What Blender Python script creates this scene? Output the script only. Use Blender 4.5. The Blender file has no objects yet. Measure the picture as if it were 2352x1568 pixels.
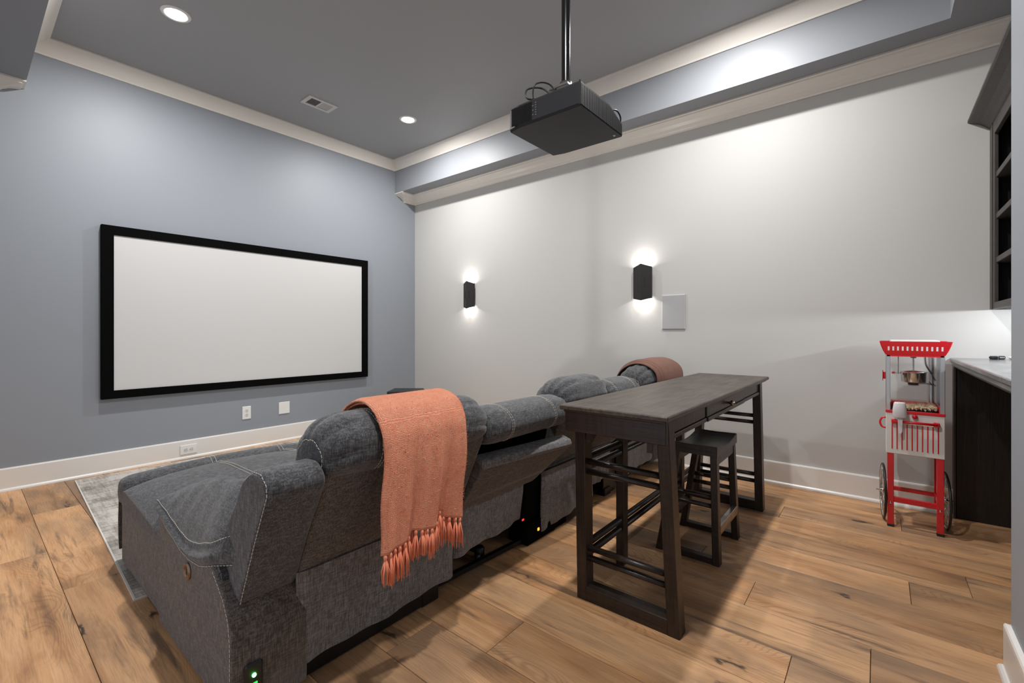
import bpy, bmesh, math, random
from mathutils import Vector, Matrix
random.seed(7)
PI = math.pi
S = bpy.context.scene
COL = S.collection

# ------------------------------------------------------------------ camera, world, exposure, lights
cam_d = bpy.data.cameras.new('camera'); cam = bpy.data.objects.new('camera', cam_d); COL.objects.link(cam)
cam.location = (0, 0, 1.15)
cam.rotation_euler = (PI / 2, 0, math.radians(39.1146 - 90))
cam_d.sensor_width = 36; cam_d.lens = 1038 / 2352 * 36; cam_d.shift_y = -22 / 2352
cam_d.clip_start = 0.02
S.camera = cam
S.view_settings.view_transform = 'Standard'; S.view_settings.look = 'None'
S.view_settings.gamma = 1; S.view_settings.use_curve_mapping = False
S.view_settings.exposure = 0.36
w = bpy.data.worlds.new('world'); S.world = w; w.use_nodes = True
w.node_tree.nodes['Background'].inputs[0].default_value = (.9, .93, 1, 1)
w.node_tree.nodes['Background'].inputs[1].default_value = 0.6

# room numbers
EX, NY, WX, SY, BY = 3.936, 4.902, -0.75, -0.342, -0.97   # east wall, north wall, west wall, south wall, bar back wall
ZS, ZC = 2.955, 3.35                                       # soffit underside, tray ceiling
TX0, TX1, TY0 = 0.318, 3.61, -0.317                        # tray opening
WO0, WO1 = .25, 3.4
NBX = 2.226                                                # end of the south wall, where the bar niche starts
DOWNLIGHTS = [(2.952, 3.79), (0.96, 3.78), (2.952, 0.79), (0.96, 0.79)]

def area_light(name, loc, power, size, color=(1, 1, 1), rot=(0, 0, 0), spread=180, size_y=None, parent=None):
    l = bpy.data.lights.new(name, 'AREA'); l.energy = power; l.color = color
    l.shape = 'RECTANGLE' if size_y else 'DISK'; l.size = size
    if size_y: l.size_y = size_y
    l.spread = math.radians(spread)
    o = bpy.data.objects.new(name, l); COL.objects.link(o); o.location = loc; o.rotation_euler = rot
    if parent: o.parent = parent
    return o
for i, (x, y) in enumerate(DOWNLIGHTS):
    area_light('downlight_lamp', (x, y, ZC - .012), 32, .095, (1, .98, .955), spread=180)
area_light('under_cabinet_lamp', (3.06, -.70, 1.288), 7, 1.5, (.93, .97, 1), rot=(math.radians(55), 0, 0), size_y=.02)

# ------------------------------------------------------------------ node helpers
def mat(name, color=(.5, .5, .5), rough=.5, metal=0, **kw):
    m = bpy.data.materials.new(name); m.use_nodes = True
    b = m.node_tree.nodes['Principled BSDF']
    b.inputs['Base Color'].default_value = (*color, 1); b.inputs['Roughness'].default_value = rough
    b.inputs['Metallic'].default_value = metal
    for k, v in kw.items():
        b.inputs[k.replace('_', ' ')].default_value = v
    return m
def N(m, t, **kw):
    n = m.node_tree.nodes.new('ShaderNode' + t)
    for k, v in kw.items():
        if hasattr(n, k): setattr(n, k, v)
        else: n.inputs[k.replace('_', ' ')].default_value = v
    return n
def L(m, a, b): m.node_tree.links.new(a, b)
def P(m): return m.node_tree.nodes['Principled BSDF']
def coords(m, scale=(1, 1, 1), kind='Object', rand=False, rot=(0, 0, 0)):
    tc = N(m, 'TexCoord'); mp = N(m, 'Mapping'); mp.inputs['Scale'].default_value = scale; mp.inputs['Rotation'].default_value = rot
    if rand:
        oi = N(m, 'ObjectInfo'); v = N(m, 'VectorMath', operation='SCALE'); v.inputs['Scale'].default_value = 1
        cx = N(m, 'CombineXYZ'); mu = N(m, 'Math', operation='MULTIPLY'); mu.inputs[1].default_value = 97.0
        L(m, oi.outputs['Random'], mu.inputs[0])
        for k in range(3): L(m, mu.outputs[0], cx.inputs[k])
        ad = N(m, 'VectorMath', operation='ADD'); L(m, tc.outputs[kind], ad.inputs[0]); L(m, cx.outputs[0], ad.inputs[1])
        L(m, ad.outputs[0], mp.inputs[0])
    else: L(m, tc.outputs[kind], mp.inputs[0])
    return mp.outputs[0]
def noise(m, vec, scale=1, detail=3, rough=.5, dist=0):
    n = N(m, 'TexNoise'); n.inputs['Scale'].default_value = scale; n.inputs['Detail'].default_value = detail
    n.inputs['Roughness'].default_value = rough; n.inputs['Distortion'].default_value = dist
    L(m, vec, n.inputs['Vector']); return n.outputs['Fac']
def ramp(m, fac, stops, interp='LINEAR'):
    r = N(m, 'ValToRGB'); r.color_ramp.interpolation = interp
    e = r.color_ramp.elements
    while len(e) < len(stops): e.new(.5)
    for k, (p, c) in enumerate(stops):
        e[k].position = p; e[k].color = (*c, 1) if len(c) == 3 else c
    L(m, fac, r.inputs[0]); return r.outputs[0]
def mix(m, fac, a, b, mode='MIX'):
    n = N(m, 'Mix', data_type='RGBA', blend_type=mode)
    if isinstance(fac, (int, float)): n.inputs[0].default_value = fac
    else: L(m, fac, n.inputs[0])
    for s, v in ((n.inputs[6], a), (n.inputs[7], b)):
        if isinstance(v, tuple): s.default_value = (*v, 1)
        else: L(m, v, s)
    return n.outputs[2]
def math_(m, op, a, b=None):
    n = N(m, 'Math', operation=op)
    for k, v in enumerate((a, b)):
        if v is None: continue
        if isinstance(v, (int, float)): n.inputs[k].default_value = v
        else: L(m, v, n.inputs[k])
    return n.outputs[0]
def bump(m, h, strength=.3, dist=.01):
    b = N(m, 'Bump'); b.inputs['Strength'].default_value = strength; b.inputs['Distance'].default_value = dist
    L(m, h, b.inputs['Height']); L(m, b.outputs[0], P(m).inputs['Normal'])

def paint(name, color, rough=.6):
    m = mat(name, color, rough)
    v = coords(m, (1, 1, 1)); n = noise(m, v, 220, 2)
    bump(m, n, .05, .001)
    return m
M = {}
M['white_wall'] = paint('white_wall_paint', (.535, .53, .515), .6)
M['blue_wall'] = paint('blue_grey_wall_paint', (.272, .295, .330), .5)
M['ceiling'] = paint('grey_ceiling_paint', (.36, .372, .385), .55)
M['soffit'] = paint('blue_grey_soffit_paint', (.265, .280, .305), .5)
M['trim'] = paint('cream_trim_paint', (.80, .765, .71), .35)
M['base'] = paint('white_baseboard_paint', (.78, .755, .72), .3)

def make_floor_mat():
    m = mat('oak_plank', rough=.42)
    v = coords(m, (1, .16, 1), rand=True)
    vw = coords(m, (1, .33, 1), rand=True)
    warp = noise(m, vw, 3.5, 2, .5)
    # broad tone
    tone = noise(m, v, 7, 4, .55, .6)
    # cathedral grain
    ad = N(m, 'VectorMath', operation='ADD'); L(m, vw, ad.inputs[0])
    cx = N(m, 'CombineXYZ'); L(m, math_(m, 'MULTIPLY', warp, .55), cx.inputs[0]); L(m, cx.outputs[0], ad.inputs[1])
    wv = N(m, 'TexWave', wave_type='BANDS', bands_direction='X'); wv.inputs['Scale'].default_value = 26
    wv.inputs['Distortion'].default_value = 2.5; wv.inputs['Detail'].default_value = 2; L(m, ad.outputs[0], wv.inputs['Vector'])
    fine = noise(m, coords(m, (1, .03, 1), rand=True), 260, 3, .6)
    oi = N(m, 'ObjectInfo')
    base = ramp(m, tone, [(.25, (.27, .140, .068)), (.42, (.57, .315, .150)), (.56, (.70, .42, .220)), (.75, (.58, .335, .175))])
    grey = ramp(m, noise(m, vw, 2.3, 3, .6, .8), [(.46, (0, 0, 0)), (.68, (.85, .85, .85))])
    c = mix(m, grey, base, (.26, .175, .115))
    # per plank tint
    tint = ramp(m, oi.outputs['Random'], [(0, (.66, .64, .64)), (.30, (.98, .96, .94)), (.6, (1.10, 1.04, .98)), (.8, (.92, .86, .80)), (1, (.74, .73, .74))])
    c = mix(m, 1, c, tint, 'MULTIPLY')
    g = ramp(m, wv.outputs['Fac'], [(.0, (.80, .77, .74)), (.35, (1, 1, 1)), (1, (1, 1, 1))])
    wmask = ramp(m, noise(m, vw, 2.7, 1), [(.45, (0, 0, 0)), (.6, (1, 1, 1))])
    c = mix(m, wmask, c, mix(m, 1, c, g, 'MULTIPLY'))
    f = ramp(m, fine, [(.3, (.80, .78, .75)), (.55, (1.04, 1.03, 1.02))])
    c = mix(m, .8, c, mix(m, 1, c, f, 'MULTIPLY'))
    # knots
    vo = N(m, 'TexVoronoi', voronoi_dimensions='2D'); vo.inputs['Scale'].default_value = 4.0; vo.inputs['Randomness'].default_value = 1
    wob = N(m, 'VectorMath', operation='ADD'); L(m, coords(m, (1, .30, 1), rand=True), wob.inputs[0])
    cn = N(m, 'CombineXYZ'); L(m, math_(m, 'MULTIPLY', noise(m, vw, 30, 3, .6), .14), cn.inputs[0]); L(m, math_(m, 'MULTIPLY', noise(m, vw, 22, 3, .6), .10), cn.inputs[1]); L(m, cn.outputs[0], wob.inputs[1])
    L(m, wob.outputs[0], vo.inputs['Vector'])
    halo = ramp(m, vo.outputs['Distance'], [(.0, (1, 1, 1)), (.09, (.6, .6, .6)), (.32, (0, 0, 0))])
    core = ramp(m, vo.outputs['Distance'], [(.0, (1, 1, 1)), (.025, (.9, .9, .9)), (.070, (0, 0, 0))])
    sep = N(m, 'SeparateColor'); L(m, vo.outputs['Color'], sep.inputs[0])
    sel = ramp(m, sep.outputs[0], [(.48, (0, 0, 0)), (.54, (1, 1, 1))])
    c = mix(m, math_(m, 'MULTIPLY', math_(m, 'MULTIPLY', halo, sel), .75), c, (.17, .095, .05))
    c = mix(m, math_(m, 'MULTIPLY', core, sel), c, (.035, .02, .012))
    # dark mineral streaks, drawn out along the board
    stk = noise(m, coords(m, (1, .07, 1), rand=True), 24, 5, .7, .5)
    smk = ramp(m, noise(m, coords(m, (1, .45, 1), rand=True), 3.6, 2), [(.44, (0, 0, 0)), (.58, (1, 1, 1))])
    c = mix(m, math_(m, 'MULTIPLY', ramp(m, stk, [(.50, (0, 0, 0)), (.66, (.8, .8, .8))]), smk), c, (.12, .075, .045))
    c = mix(m, math_(m, 'MULTIPLY', ramp(m, stk, [(.30, (.30, .30, .30)), (.46, (0, 0, 0))]), 1.0), c, (.24, .15, .09))
    L(m, c, P(m).inputs['Base Color'])
    r = ramp(m, fine, [(.2, (.55, .55, .55)), (.8, (.40, .40, .40))]); L(m, r, P(m).inputs['Roughness'])
    h = math_(m, 'ADD', math_(m, 'MULTIPLY', fine, .6), math_(m, 'MULTIPLY', wv.outputs['Fac'], .35))
    bump(m, h, .18, .002)
    return m
M['oak'] = make_floor_mat()
M['gap'] = mat('dark_joint', (.03, .018, .01), .8)

def make_fabric(name, c0, c1, c2, warm=None):
    m = mat(name, rough=.95)
    a = noise(m, coords(m, (1, 1, .11)), 260, 2, .6)
    b = noise(m, coords(m, (.16, .16, 1)), 260, 2, .6)
    c = noise(m, coords(m), 45, 3, .6)
    s = math_(m, 'ADD', math_(m, 'MULTIPLY', math_(m, 'ADD', math_(m, 'MULTIPLY', a, 1.15), math_(m, 'MULTIPLY', b, .85)), .42), math_(m, 'MULTIPLY', c, .16))
    col = ramp(m, s, [(.40, c0), (.50, c1), (.60, c2)])
    L(m, col, P(m).inputs['Base Color'])
    P(m).inputs['Sheen Weight'].default_value = .25; P(m).inputs['Sheen Roughness'].default_value = .5
    big = noise(m, coords(m, (1, 1, 1)), 9, 3, .5)
    bump(m, math_(m, 'ADD', math_(m, 'MULTIPLY', s, .35), math_(m, 'MULTIPLY', big, 1.2)), .45, .008)
    return m
M['fabric'] = make_fabric('grey_chenille', (.026, .026, .029), (.064, .065, .070), (.130, .133, .142))
M['backcloth'] = make_fabric('brown_grey_chenille', (.045, .037, .033), (.095, .082, .074), (.17, .15, .14))
M['cream_thread'] = mat('cream_thread', (.62, .57, .48), .8)
M['black_metal'] = mat('black_metal', (.008, .008, .009), .35, .3)
M['black_plastic'] = mat('black_plastic', (.012, .012, .013), .4)
M['bronze'] = mat('brushed_bronze', (.25, .17, .12), .35, .9)

def make_throw(name, ca, cb, scale, weave=True, sheen=.6):
    m = mat(name, rough=.98)
    uv = N(m, 'UVMap'); mp = N(m, 'Mapping'); L(m, uv.outputs[0], mp.inputs[0])
    nz = noise(m, coords(m), 28, 4, .65); nf = noise(m, coords(m), 420, 2, .7)
    if weave:
        # over/under weave from two slightly wandering wave sets
        ad = N(m, 'VectorMath', operation='ADD'); L(m, mp.outputs[0], ad.inputs[0])
        cx = N(m, 'CombineXYZ'); L(m, math_(m, 'MULTIPLY', noise(m, coords(m), 90, 2), .006), cx.inputs[0]); L(m, math_(m, 'MULTIPLY', noise(m, coords(m), 70, 2), .006), cx.inputs[1]); L(m, cx.outputs[0], ad.inputs[1])
        wx = N(m, 'TexWave', bands_direction='X'); wx.inputs['Scale'].default_value = scale; L(m, ad.outputs[0], wx.inputs['Vector'])
        wy = N(m, 'TexWave', bands_direction='Y'); wy.inputs['Scale'].default_value = scale; L(m, ad.outputs[0], wy.inputs['Vector'])
        wvv = math_(m, 'MULTIPLY', wx.outputs['Fac'], wy.outputs['Fac'])
        h = math_(m, 'ADD', math_(m, 'MULTIPLY', wvv, .8), math_(m, 'MULTIPLY', nf, .5))
    else: h = math_(m, 'MULTIPLY', nf, .4)
    f = math_(m, 'ADD', math_(m, 'MULTIPLY', h, .55), math_(m, 'MULTIPLY', nz, .45))
    L(m, ramp(m, f, [(.16, ca), (.50, cb)]), P(m).inputs['Base Color'])
    P(m).inputs['Sheen Weight'].default_value = sheen; P(m).inputs['Sheen Roughness'].default_value = .4
    P(m).inputs['Sheen Tint'].default_value = (*cb, 1)
    bump(m, h, .9 if weave else .2, .004)
    return m
M['coral'] = make_throw('coral_boucle', (.74, .17, .08), (1.0, .43, .27), 62, True, 1.0)
M['coral_yarn'] = mat('coral_yarn', (.90, .31, .18), .95)
M['brown_throw'] = make_throw('brown_fleece', (.15, .075, .055), (.22, .115, .088), 60, False, .4)

def make_darkwood(name, c0, c1, axis=0, rough=.38):
    m = mat(name, rough=rough)
    sc = [1, 1, 1]; sc[axis] = .06
    g = noise(m, coords(m, tuple(sc), rand=False), 70, 4, .6, .4)
    s2 = [.12, .12, .12]; s2[axis] = 1
    saw = noise(m, coords(m, tuple(s2)), 60, 2, .4)
    blot = noise(m, coords(m), 5, 3)
    f = math_(m, 'ADD', math_(m, 'MULTIPLY', g, .6), math_(m, 'ADD', math_(m, 'MULTIPLY', saw, .2), math_(m, 'MULTIPLY', blot, .25)))
    L(m, ramp(m, f, [(.40, c0), (.62, c1)]), P(m).inputs['Base Color'])
    bump(m, math_(m, 'ADD', g, saw), .3, .003)
    return m
M['table_top'] = make_darkwood('espresso_tabletop', (.026, .018, .013), (.085, .062, .047), 0, .42)
M['table_x'] = make_darkwood('espresso_wood_x', (.007, .0042, .003), (.030, .0185, .013), 0)
M['table_y'] = make_darkwood('espresso_wood_y', (.007, .0042, .003), (.030, .0185, .013), 1)
M['table_z'] = make_darkwood('espresso_wood_z', (.007, .0042, .003), (.030, .0185, .013), 2)
M['steel'] = mat('brushed_steel', (.55, .53, .50), .3, 1)
M['brass_dull'] = mat('antique_brass_knob', (.35, .31, .26), .3, 1)

# ------------------------------------------------------------------ mesh helpers
def tag(o, label=None, cat=None, group=None, kind=None):
    if label: o['label'] = label
    if cat: o['category'] = cat
    if group: o['group'] = group
    if kind: o['kind'] = kind
    return o
def empty(name, loc=(0, 0, 0), rz=0):
    o = bpy.data.objects.new(name, None); COL.objects.link(o); o.location = loc; o.rotation_euler = (0, 0, rz); return o
class MB:
    def __init__(s): s.v = []; s.f = []; s.sm = []; s.uv = None
    def add(s, vs, fs, smooth=False):
        o = len(s.v); s.v += [tuple(p) for p in vs]
        s.f += [tuple(i + o for i in f) for f in fs]; s.sm += [smooth] * len(fs); return s
    def box(s, x0, x1, y0, y1, z0, z1, b=0, mt=None):
        """box with chamfered edges (b)"""
        if b <= 0:
            vs = [(x, y, z) for x in (x0, x1) for y in (y0, y1) for z in (z0, z1)]
            fs = [(0, 1, 3, 2), (4, 6, 7, 5), (0, 4, 5, 1), (2, 3, 7, 6), (0, 2, 6, 4), (1, 5, 7, 3)]
        else:
            bm = bmesh.new(); bmesh.ops.create_cube(bm, size=1)
            for v in bm.verts: v.co = Vector(((x0 + x1) / 2 + v.co.x * (x1 - x0), (y0 + y1) / 2 + v.co.y * (y1 - y0), (z0 + z1) / 2 + v.co.z * (z1 - z0)))
            b = min(b, (x1 - x0) * .45, (y1 - y0) * .45, (z1 - z0) * .45)
            bmesh.ops.bevel(bm, geom=bm.edges[:], offset=b, segments=1, affect='EDGES')
            bm.verts.index_update(); vs = [v.co.copy() for v in bm.verts]; fs = [tuple(v.index for v in f.verts) for f in bm.faces]; bm.free()
        if mt is not None: vs = [mt @ Vector(v) for v in vs]
        return s.add(vs, fs)
    def prism(s, poly, axis, a, b, smooth=False):
        """polygon in the two other axes, extruded along axis from a to b"""
        def P3(p, t):
            if axis == 0: return (t, p[0], p[1])
            if axis == 1: return (p[0], t, p[1])
            return (p[0], p[1], t)
        n = len(poly); vs = [P3(p, a) for p in poly] + [P3(p, b) for p in poly]
        fs = [(i, (i + 1) % n, n + (i + 1) % n, n + i) for i in range(n)] + [tuple(range(n))[::-1], tuple(range(n, 2 * n))]
        return s.add(vs, fs, smooth)
    def tube(s, pts, r, n=8, cap=True, smooth=True, flat=1.0):
        pts = [Vector(p) for p in pts]; rs = r if isinstance(r, (list, tuple)) else [r] * len(pts)
        vs = []; up = None
        for i, p in enumerate(pts):
            d = (pts[min(i + 1, len(pts) - 1)] - pts[max(i - 1, 0)]).normalized()
            if up is None: up = Vector((0, 0, 1)) if abs(d.z) < .9 else Vector((1, 0, 0))
            a = d.cross(up)
            if a.length < 1e-4: a = d.cross(Vector((0, 1, 0)))
            a.normalize(); b_ = a.cross(d).normalized(); up = b_
            for k in range(n):
                t = 2 * PI * k / n; vs.append(p + (a * math.cos(t) + b_ * math.sin(t) * flat) * rs[i])
        fs = [(i * n + k, i * n + (k + 1) % n, (i + 1) * n + (k + 1) % n, (i + 1) * n + k) for i in range(len(pts) - 1) for k in range(n)]
        s.add(vs, fs, smooth)
        if cap:
            o = len(s.v) - len(vs)
            s.f += [tuple(o + k for k in range(n))[::-1], tuple(o + (len(pts) - 1) * n + k for k in range(n))]; s.sm += [False, False]
        return s
    def lathe(s, prof, c=(0, 0, 0), n=24, axis=2, smooth=True):
        vs = []
        for (r, h) in prof:
            for k in range(n):
                t = 2 * PI * k / n; a, b = r * math.cos(t), r * math.sin(t)
                q = (a, b, h) if axis == 2 else ((h, a, b) if axis == 0 else (b, h, a))
                vs.append((q[0] + c[0], q[1] + c[1], q[2] + c[2]))
        fs = [(i * n + k, i * n + (k + 1) % n, (i + 1) * n + (k + 1) % n, (i + 1) * n + k) for i in range(len(prof) - 1) for k in range(n)]
        return s.add(vs, fs, smooth)
    def grid(s, rows, smooth=True, closed=False):
        nr, nc = len(rows), len(rows[0]); vs = [p for r in rows for p in r]
        fs = [(i * nc + k, i * nc + (k + 1) % nc, (i + 1) * nc + (k + 1) % nc, (i + 1) * nc + k) for i in range(nr - 1) for k in range(nc if closed else nc - 1)]
        return s.add(vs, fs, smooth)
    def build(s, name, m, parent=None, subsurf=0, fix=True):
        me = bpy.data.meshes.new(name); me.from_pydata([tuple(v) for v in s.v], [], s.f); me.update()
        me.polygons.foreach_set('use_smooth', s.sm)
        if fix:
            bm = bmesh.new(); bm.from_mesh(me); bmesh.ops.recalc_face_normals(bm, faces=bm.faces[:]); bm.to_mesh(me); bm.free()
        if s.uv:
            uvl = me.uv_layers.new(name='UVMap')
            for l in me.loops: uvl.data[l.index].uv = s.uv[l.vertex_index]
        if m: me.materials.append(m)
        o = bpy.data.objects.new(name, me); COL.objects.link(o)
        if parent:
            o.parent = parent
            # parts are built in room coordinates; a part under a part already sits at the room origin
            if not s.__dict__.get('local') and parent.parent is None: o.matrix_parent_inverse = Matrix.Translation(-parent.location)
        if subsurf:
            md = o.modifiers.new('subsurf', 'SUBSURF'); md.levels = subsurf; md.render_levels = subsurf
        return o
def struct(o): o['kind'] = 'structure'; return o
def catmull(pts, n=6, closed=True):
    out = []; c = len(pts)
    rng = range(c) if closed else range(c - 1)
    for i in rng:
        if closed: p0, p1, p2, p3 = pts[(i - 1) % c], pts[i], pts[(i + 1) % c], pts[(i + 2) % c]
        else: p0, p1, p2, p3 = pts[max(i - 1, 0)], pts[i], pts[i + 1], pts[min(i + 2, c - 1)]
        for k in range(n):
            t = k / n
            out.append(tuple(.5 * ((2 * p1[j]) + (-p0[j] + p2[j]) * t + (2 * p0[j] - 5 * p1[j] + 4 * p2[j] - p3[j]) * t * t + (-p0[j] + 3 * p1[j] - 3 * p2[j] + p3[j]) * t ** 3) for j in range(len(p1))))
    if not closed: out.append(pts[-1])
    return out

# ------------------------------------------------------------------ room shell
T = .12
struct(MB().box(WX - T, EX + T, BY - T, NY + T, -.14, -.012).build('floor', M['gap']))
floor_o = bpy.data.objects['floor']
seams = [1.872 + .2245 * k for k in range(-13, 11)]
joints = {-7: [2.82, 4.13, 1.1, .2], -8: [3.38, 1.3, -.2], -3: [1.095, -.4, 3.3], -4: [1.375, 3.0], -2: [1.41, -.1, 3.6], -1: [.242, 2.4, 4.2], 0: [.024, .98, 2.6, 4.0], 1: [.443, 2.0, 3.8],
          2: [.72, 2.9], 3: [-.105, 1.5, 3.3], 4: [-.313, 1.2, 2.4, 4.3], 5: [1.0, 3.0], 6: [.486, 2.2, 3.9], 7: [-.1, 1.7, 3.5], 8: [1.1, 3.1]}
def plank_mesh(w_, l_):
    g = .0009; b = MB(); b.local = True
    b.box(-w_ / 2 + g, w_ / 2 - g, -l_ / 2 + g, l_ / 2 - g, -.012, 0, .0012)
    return b
for k in range(len(seams)):
    idx = k - 13
    x0 = seams[k]; x1 = x0 + .2245
    x0 = max(x0, WX); x1 = min(x1, EX)
    if x1 - x0 < .01: continue
    js = sorted(j for j in joints.get(idx, [(.37 * idx * idx) % 1.7 - .3, (.37 * idx * idx) % 1.7 + 1.6, (.37 * idx * idx) % 1.7 + 3.0]) if SY - .5 < j < NY - .1)
    ys = [BY] + js + [NY]
    for a, b_ in zip(ys, ys[1:]):
        o = plank_mesh(x1 - x0, b_ - a).build('plank', M['oak'], floor_o)
        o.location = ((x0 + x1) / 2, (a + b_) / 2, random.uniform(-.0004, .0004))

struct(MB().box(WX, EX, NY, NY + T, 0, ZC + .1).build('wall_north', M['blue_wall']))
struct(MB().box(EX, EX + T, BY - T, NY + T, 0, ZC + .1).build('wall_east', M['white_wall']))
# the unseen west wall has a wide opening, added to let in fill light
struct(MB().box(WX - T, WX, SY - T, WO0, 0, ZC + .1).box(WX - T, WX, WO1, NY + T, 0, ZC + .1).box(WX - T, WX, WO0, WO1, 2.5, ZC + .1).build('wall_west', M['blue_wall']))
struct(MB().box(WX - T, NBX, BY - T, SY, 0, ZS).build('wall_south', M['blue_wall']))
struct(MB().box(NBX, EX + T, BY - T, BY, 0, ZS).build('wall_bar', M['white_wall']))
struct(MB().box(WX - T, EX + T, BY - T, NY + T, ZC, ZC + .1).build('ceiling', M['ceiling']))
struct(MB().box(TX1, EX, TY0, NY, ZS, ZC).build('ceiling_soffit', M['soffit']))
struct(MB().box(WX, TX0, TY0, NY, ZS, ZC).build('ceiling_soffit', M['soffit']))
struct(MB().box(WX - T, EX + T, BY - T, TY0, ZS, ZC).build('ceiling_soffit', M['soffit']))

def moulding(name, p0, p1, nrm, prof, m0, m1, m):
    """profile (d,z): d out from the wall along nrm. m=1 inner mitre, -1 outer, 0 square"""
    p0 = Vector((*p0, 0)); p1 = Vector((*p1, 0)); nv = Vector((*nrm, 0))
    dr = (p1 - p0).normalized() if (p1 - p0).length > 1e-6 else Vector((-nrm[1], nrm[0], 0)) * (1 if m1 else 1)
    a = []; b = []
    for d, z in prof:
        a.append(p0 + nv * d + dr * (m0 * d) + Vector((0, 0, z))); b.append(p1 + nv * d - dr * (m1 * d) + Vector((0, 0, z)))
    n = len(prof); mb = MB().add(a + b, [(i, (i + 1) % n, n + (i + 1) % n, n + i) for i in range(n)] + [tuple(range(n)), tuple(range(n, 2 * n))])
    return struct(mb.build(name, m))
p_ = .092; z0 = 3.238
tray = [(0, z0), (.010, z0), (.016, z0 + .012), (.075, ZC - .020), (.083, ZC - .014), (p_, ZC - .010), (p_, ZC), (0, ZC)]
K4 = 1.36; tray_w = [(d * K4, z) for d, z in tray]
moulding('trim_1', (TX0, NY), (TX1, NY), (0, -1), tray, K4, 1, M['trim'])
moulding('trim_2', (TX1, NY), (TX1, TY0), (-1, 0), tray, 1, 1, M['trim'])
moulding('trim_3', (TX1, TY0), (TX0, TY0), (0, 1), tray, 1, K4, M['trim'])
moulding('trim_4', (TX0, TY0), (TX0, NY), (1, 0), tray_w, 1 / K4, 1 / K4, M['trim'])
zb = 2.863
crown = [(0, zb), (.014, zb), (.016, zb + .010), (.030, zb + .018), (.048, zb + .036), (.075, zb + .052), (.110, zb + .063), (.135, zb + .069), (.140, zb + .078), (.155, zb + .080), (.155, ZS), (0, ZS)]
moulding('trim_5', (EX, NY), (EX, BY), (-1, 0), crown, 1, 1, M['trim'])
moulding('trim_6', (TX1 + .155, NY), (EX, NY), (0, -1), crown, -1, 1, M['trim'])
def mitred_return(name, x, sgn):
    # the little piece that turns the crown back into the wall under the edge of the soffit
    a = [(x, NY, z) for d, z in crown]; b = [(x + sgn * d, NY, z) for d, z in crown]; c = [(x + sgn * d, NY - d, z) for d, z in crown]
    n = len(crown)
    mb = MB().add(b + c, [(i, (i + 1) % n, n + (i + 1) % n, n + i) for i in range(n)])
    return struct(mb.build(name, M['trim']))
mitred_return('trim_7', TX1 + .155, -1)
moulding('trim_8', (WX, NY), (TX0 - .155, NY), (0, -1), crown, 1, -1, M['trim'])
mitred_return('trim_9', TX0 - .155, 1)
moulding('trim_10', (WX, SY), (WX, NY), (1, 0), crown, 1, 1, M['trim'])
bb = [(0, 0), (.030, 0), (.030, .006), (.027, .014), (.021, .020), (.016, .022), (.016, .158), (.013, .165), (0, .167)]
moulding('baseboard_north', (WX, NY), (EX, NY), (0, -1), bb, 1, 1, M['base'])
moulding('baseboard_east', (EX, NY), (EX, SY - .03), (-1, 0), bb, 1, 0, M['base'])
moulding('baseboard_south', (NBX, SY), (WX, SY), (0, 1), bb, -1, 1, M['base'])
moulding('baseboard_niche', (NBX, BY), (NBX, SY), (1, 0), bb, 0, -1, M['base'])
moulding('baseboard_west', (WX, SY), (WX, WO0), (1, 0), bb, 1, 0, M['base'])

# ------------------------------------------------------------------ projection screen
sx0, sx1, sz0, sz1, sy = .737, 3.176, .604, 2.018, NY - .05
t = empty('projection_screen', ((sx0 + sx1) / 2, NY, sz0))
tag(t, 'wide blank white projection screen in a black velvet frame on the grey wall', 'projection screen')
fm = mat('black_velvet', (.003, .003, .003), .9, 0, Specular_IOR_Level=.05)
ix0, ix1, iz0, iz1 = .813, 3.094, .671, 1.942
def frame_bar(poly):
    MB().prism(poly, 1, sy, NY - .002).build('frame_bar', fm, t)
frame_bar([(sx0, sz0), (ix0, iz0), (ix0, iz1), (sx0, sz1)]); frame_bar([(sx1, sz0), (sx1, sz1), (ix1, iz1), (ix1, iz0)])
frame_bar([(sx0, sz1), (ix0, iz1), (ix1, iz1), (sx1, sz1)]); frame_bar([(sx0, sz0), (sx1, sz0), (ix1, iz0), (ix0, iz0)])
MB().box(ix0, ix1, sy + .008, sy + .012, iz0, iz1).build('screen_fabric', mat('screen_white', (.61, .61, .61), .7), t)

# ------------------------------------------------------------------ outlets
pw = mat('white_plastic', (.80, .79, .77), .3); ph = mat('socket_shadow', (.03, .03, .03), .6); pg = mat('socket_face', (.70, .69, .67), .35)
def outlet(name, x0, x1, z0, z1, ywall, horiz, label, duplex=True):
    t = empty(name, ((x0 + x1) / 2, ywall, z0)); tag(t, label, 'outlet' if duplex else 'wall plate')
    MB().box(x0, x1, ywall - .007, ywall, z0, z1, .003).build('cover_plate', pw, t)
    if duplex:
        cx, cz = (x0 + x1) / 2, (z0 + z1) / 2
        for s in (-1, 1):
            ox, oz = (cx + s * .021, cz) if horiz else (cx, cz + s * .021)
            prof = [(.0, -.009), (.0165, -.009), (.0165, -.007)]
            f = MB().lathe([(r, h) for r, h in prof], (ox, ywall, oz), 20, axis=1, smooth=False).build('socket', pg, t)
            h = MB()
            for a, b, w_, l_ in ((-.006, .004, .0012, .005), (.006, .004, .0012, .0042)):
                if horiz: h.box(ox + b - l_, ox + b + l_, ywall - .0096, ywall - .009, oz + a - w_, oz + a + w_)
                else: h.box(ox + a - w_, ox + a + w_, ywall - .0096, ywall - .009, oz + b - l_, oz + b + l_)
            if horiz: h.lathe([(0, -.0096), (.003, -.0096), (.003, -.009)], (ox - .009, ywall, oz), 10, axis=1, smooth=False)
            else: h.lathe([(0, -.0096), (.003, -.0096), (.003, -.009)], (ox, ywall, oz - .009), 10, axis=1, smooth=False)
            h.build('slots', ph, f)
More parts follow.
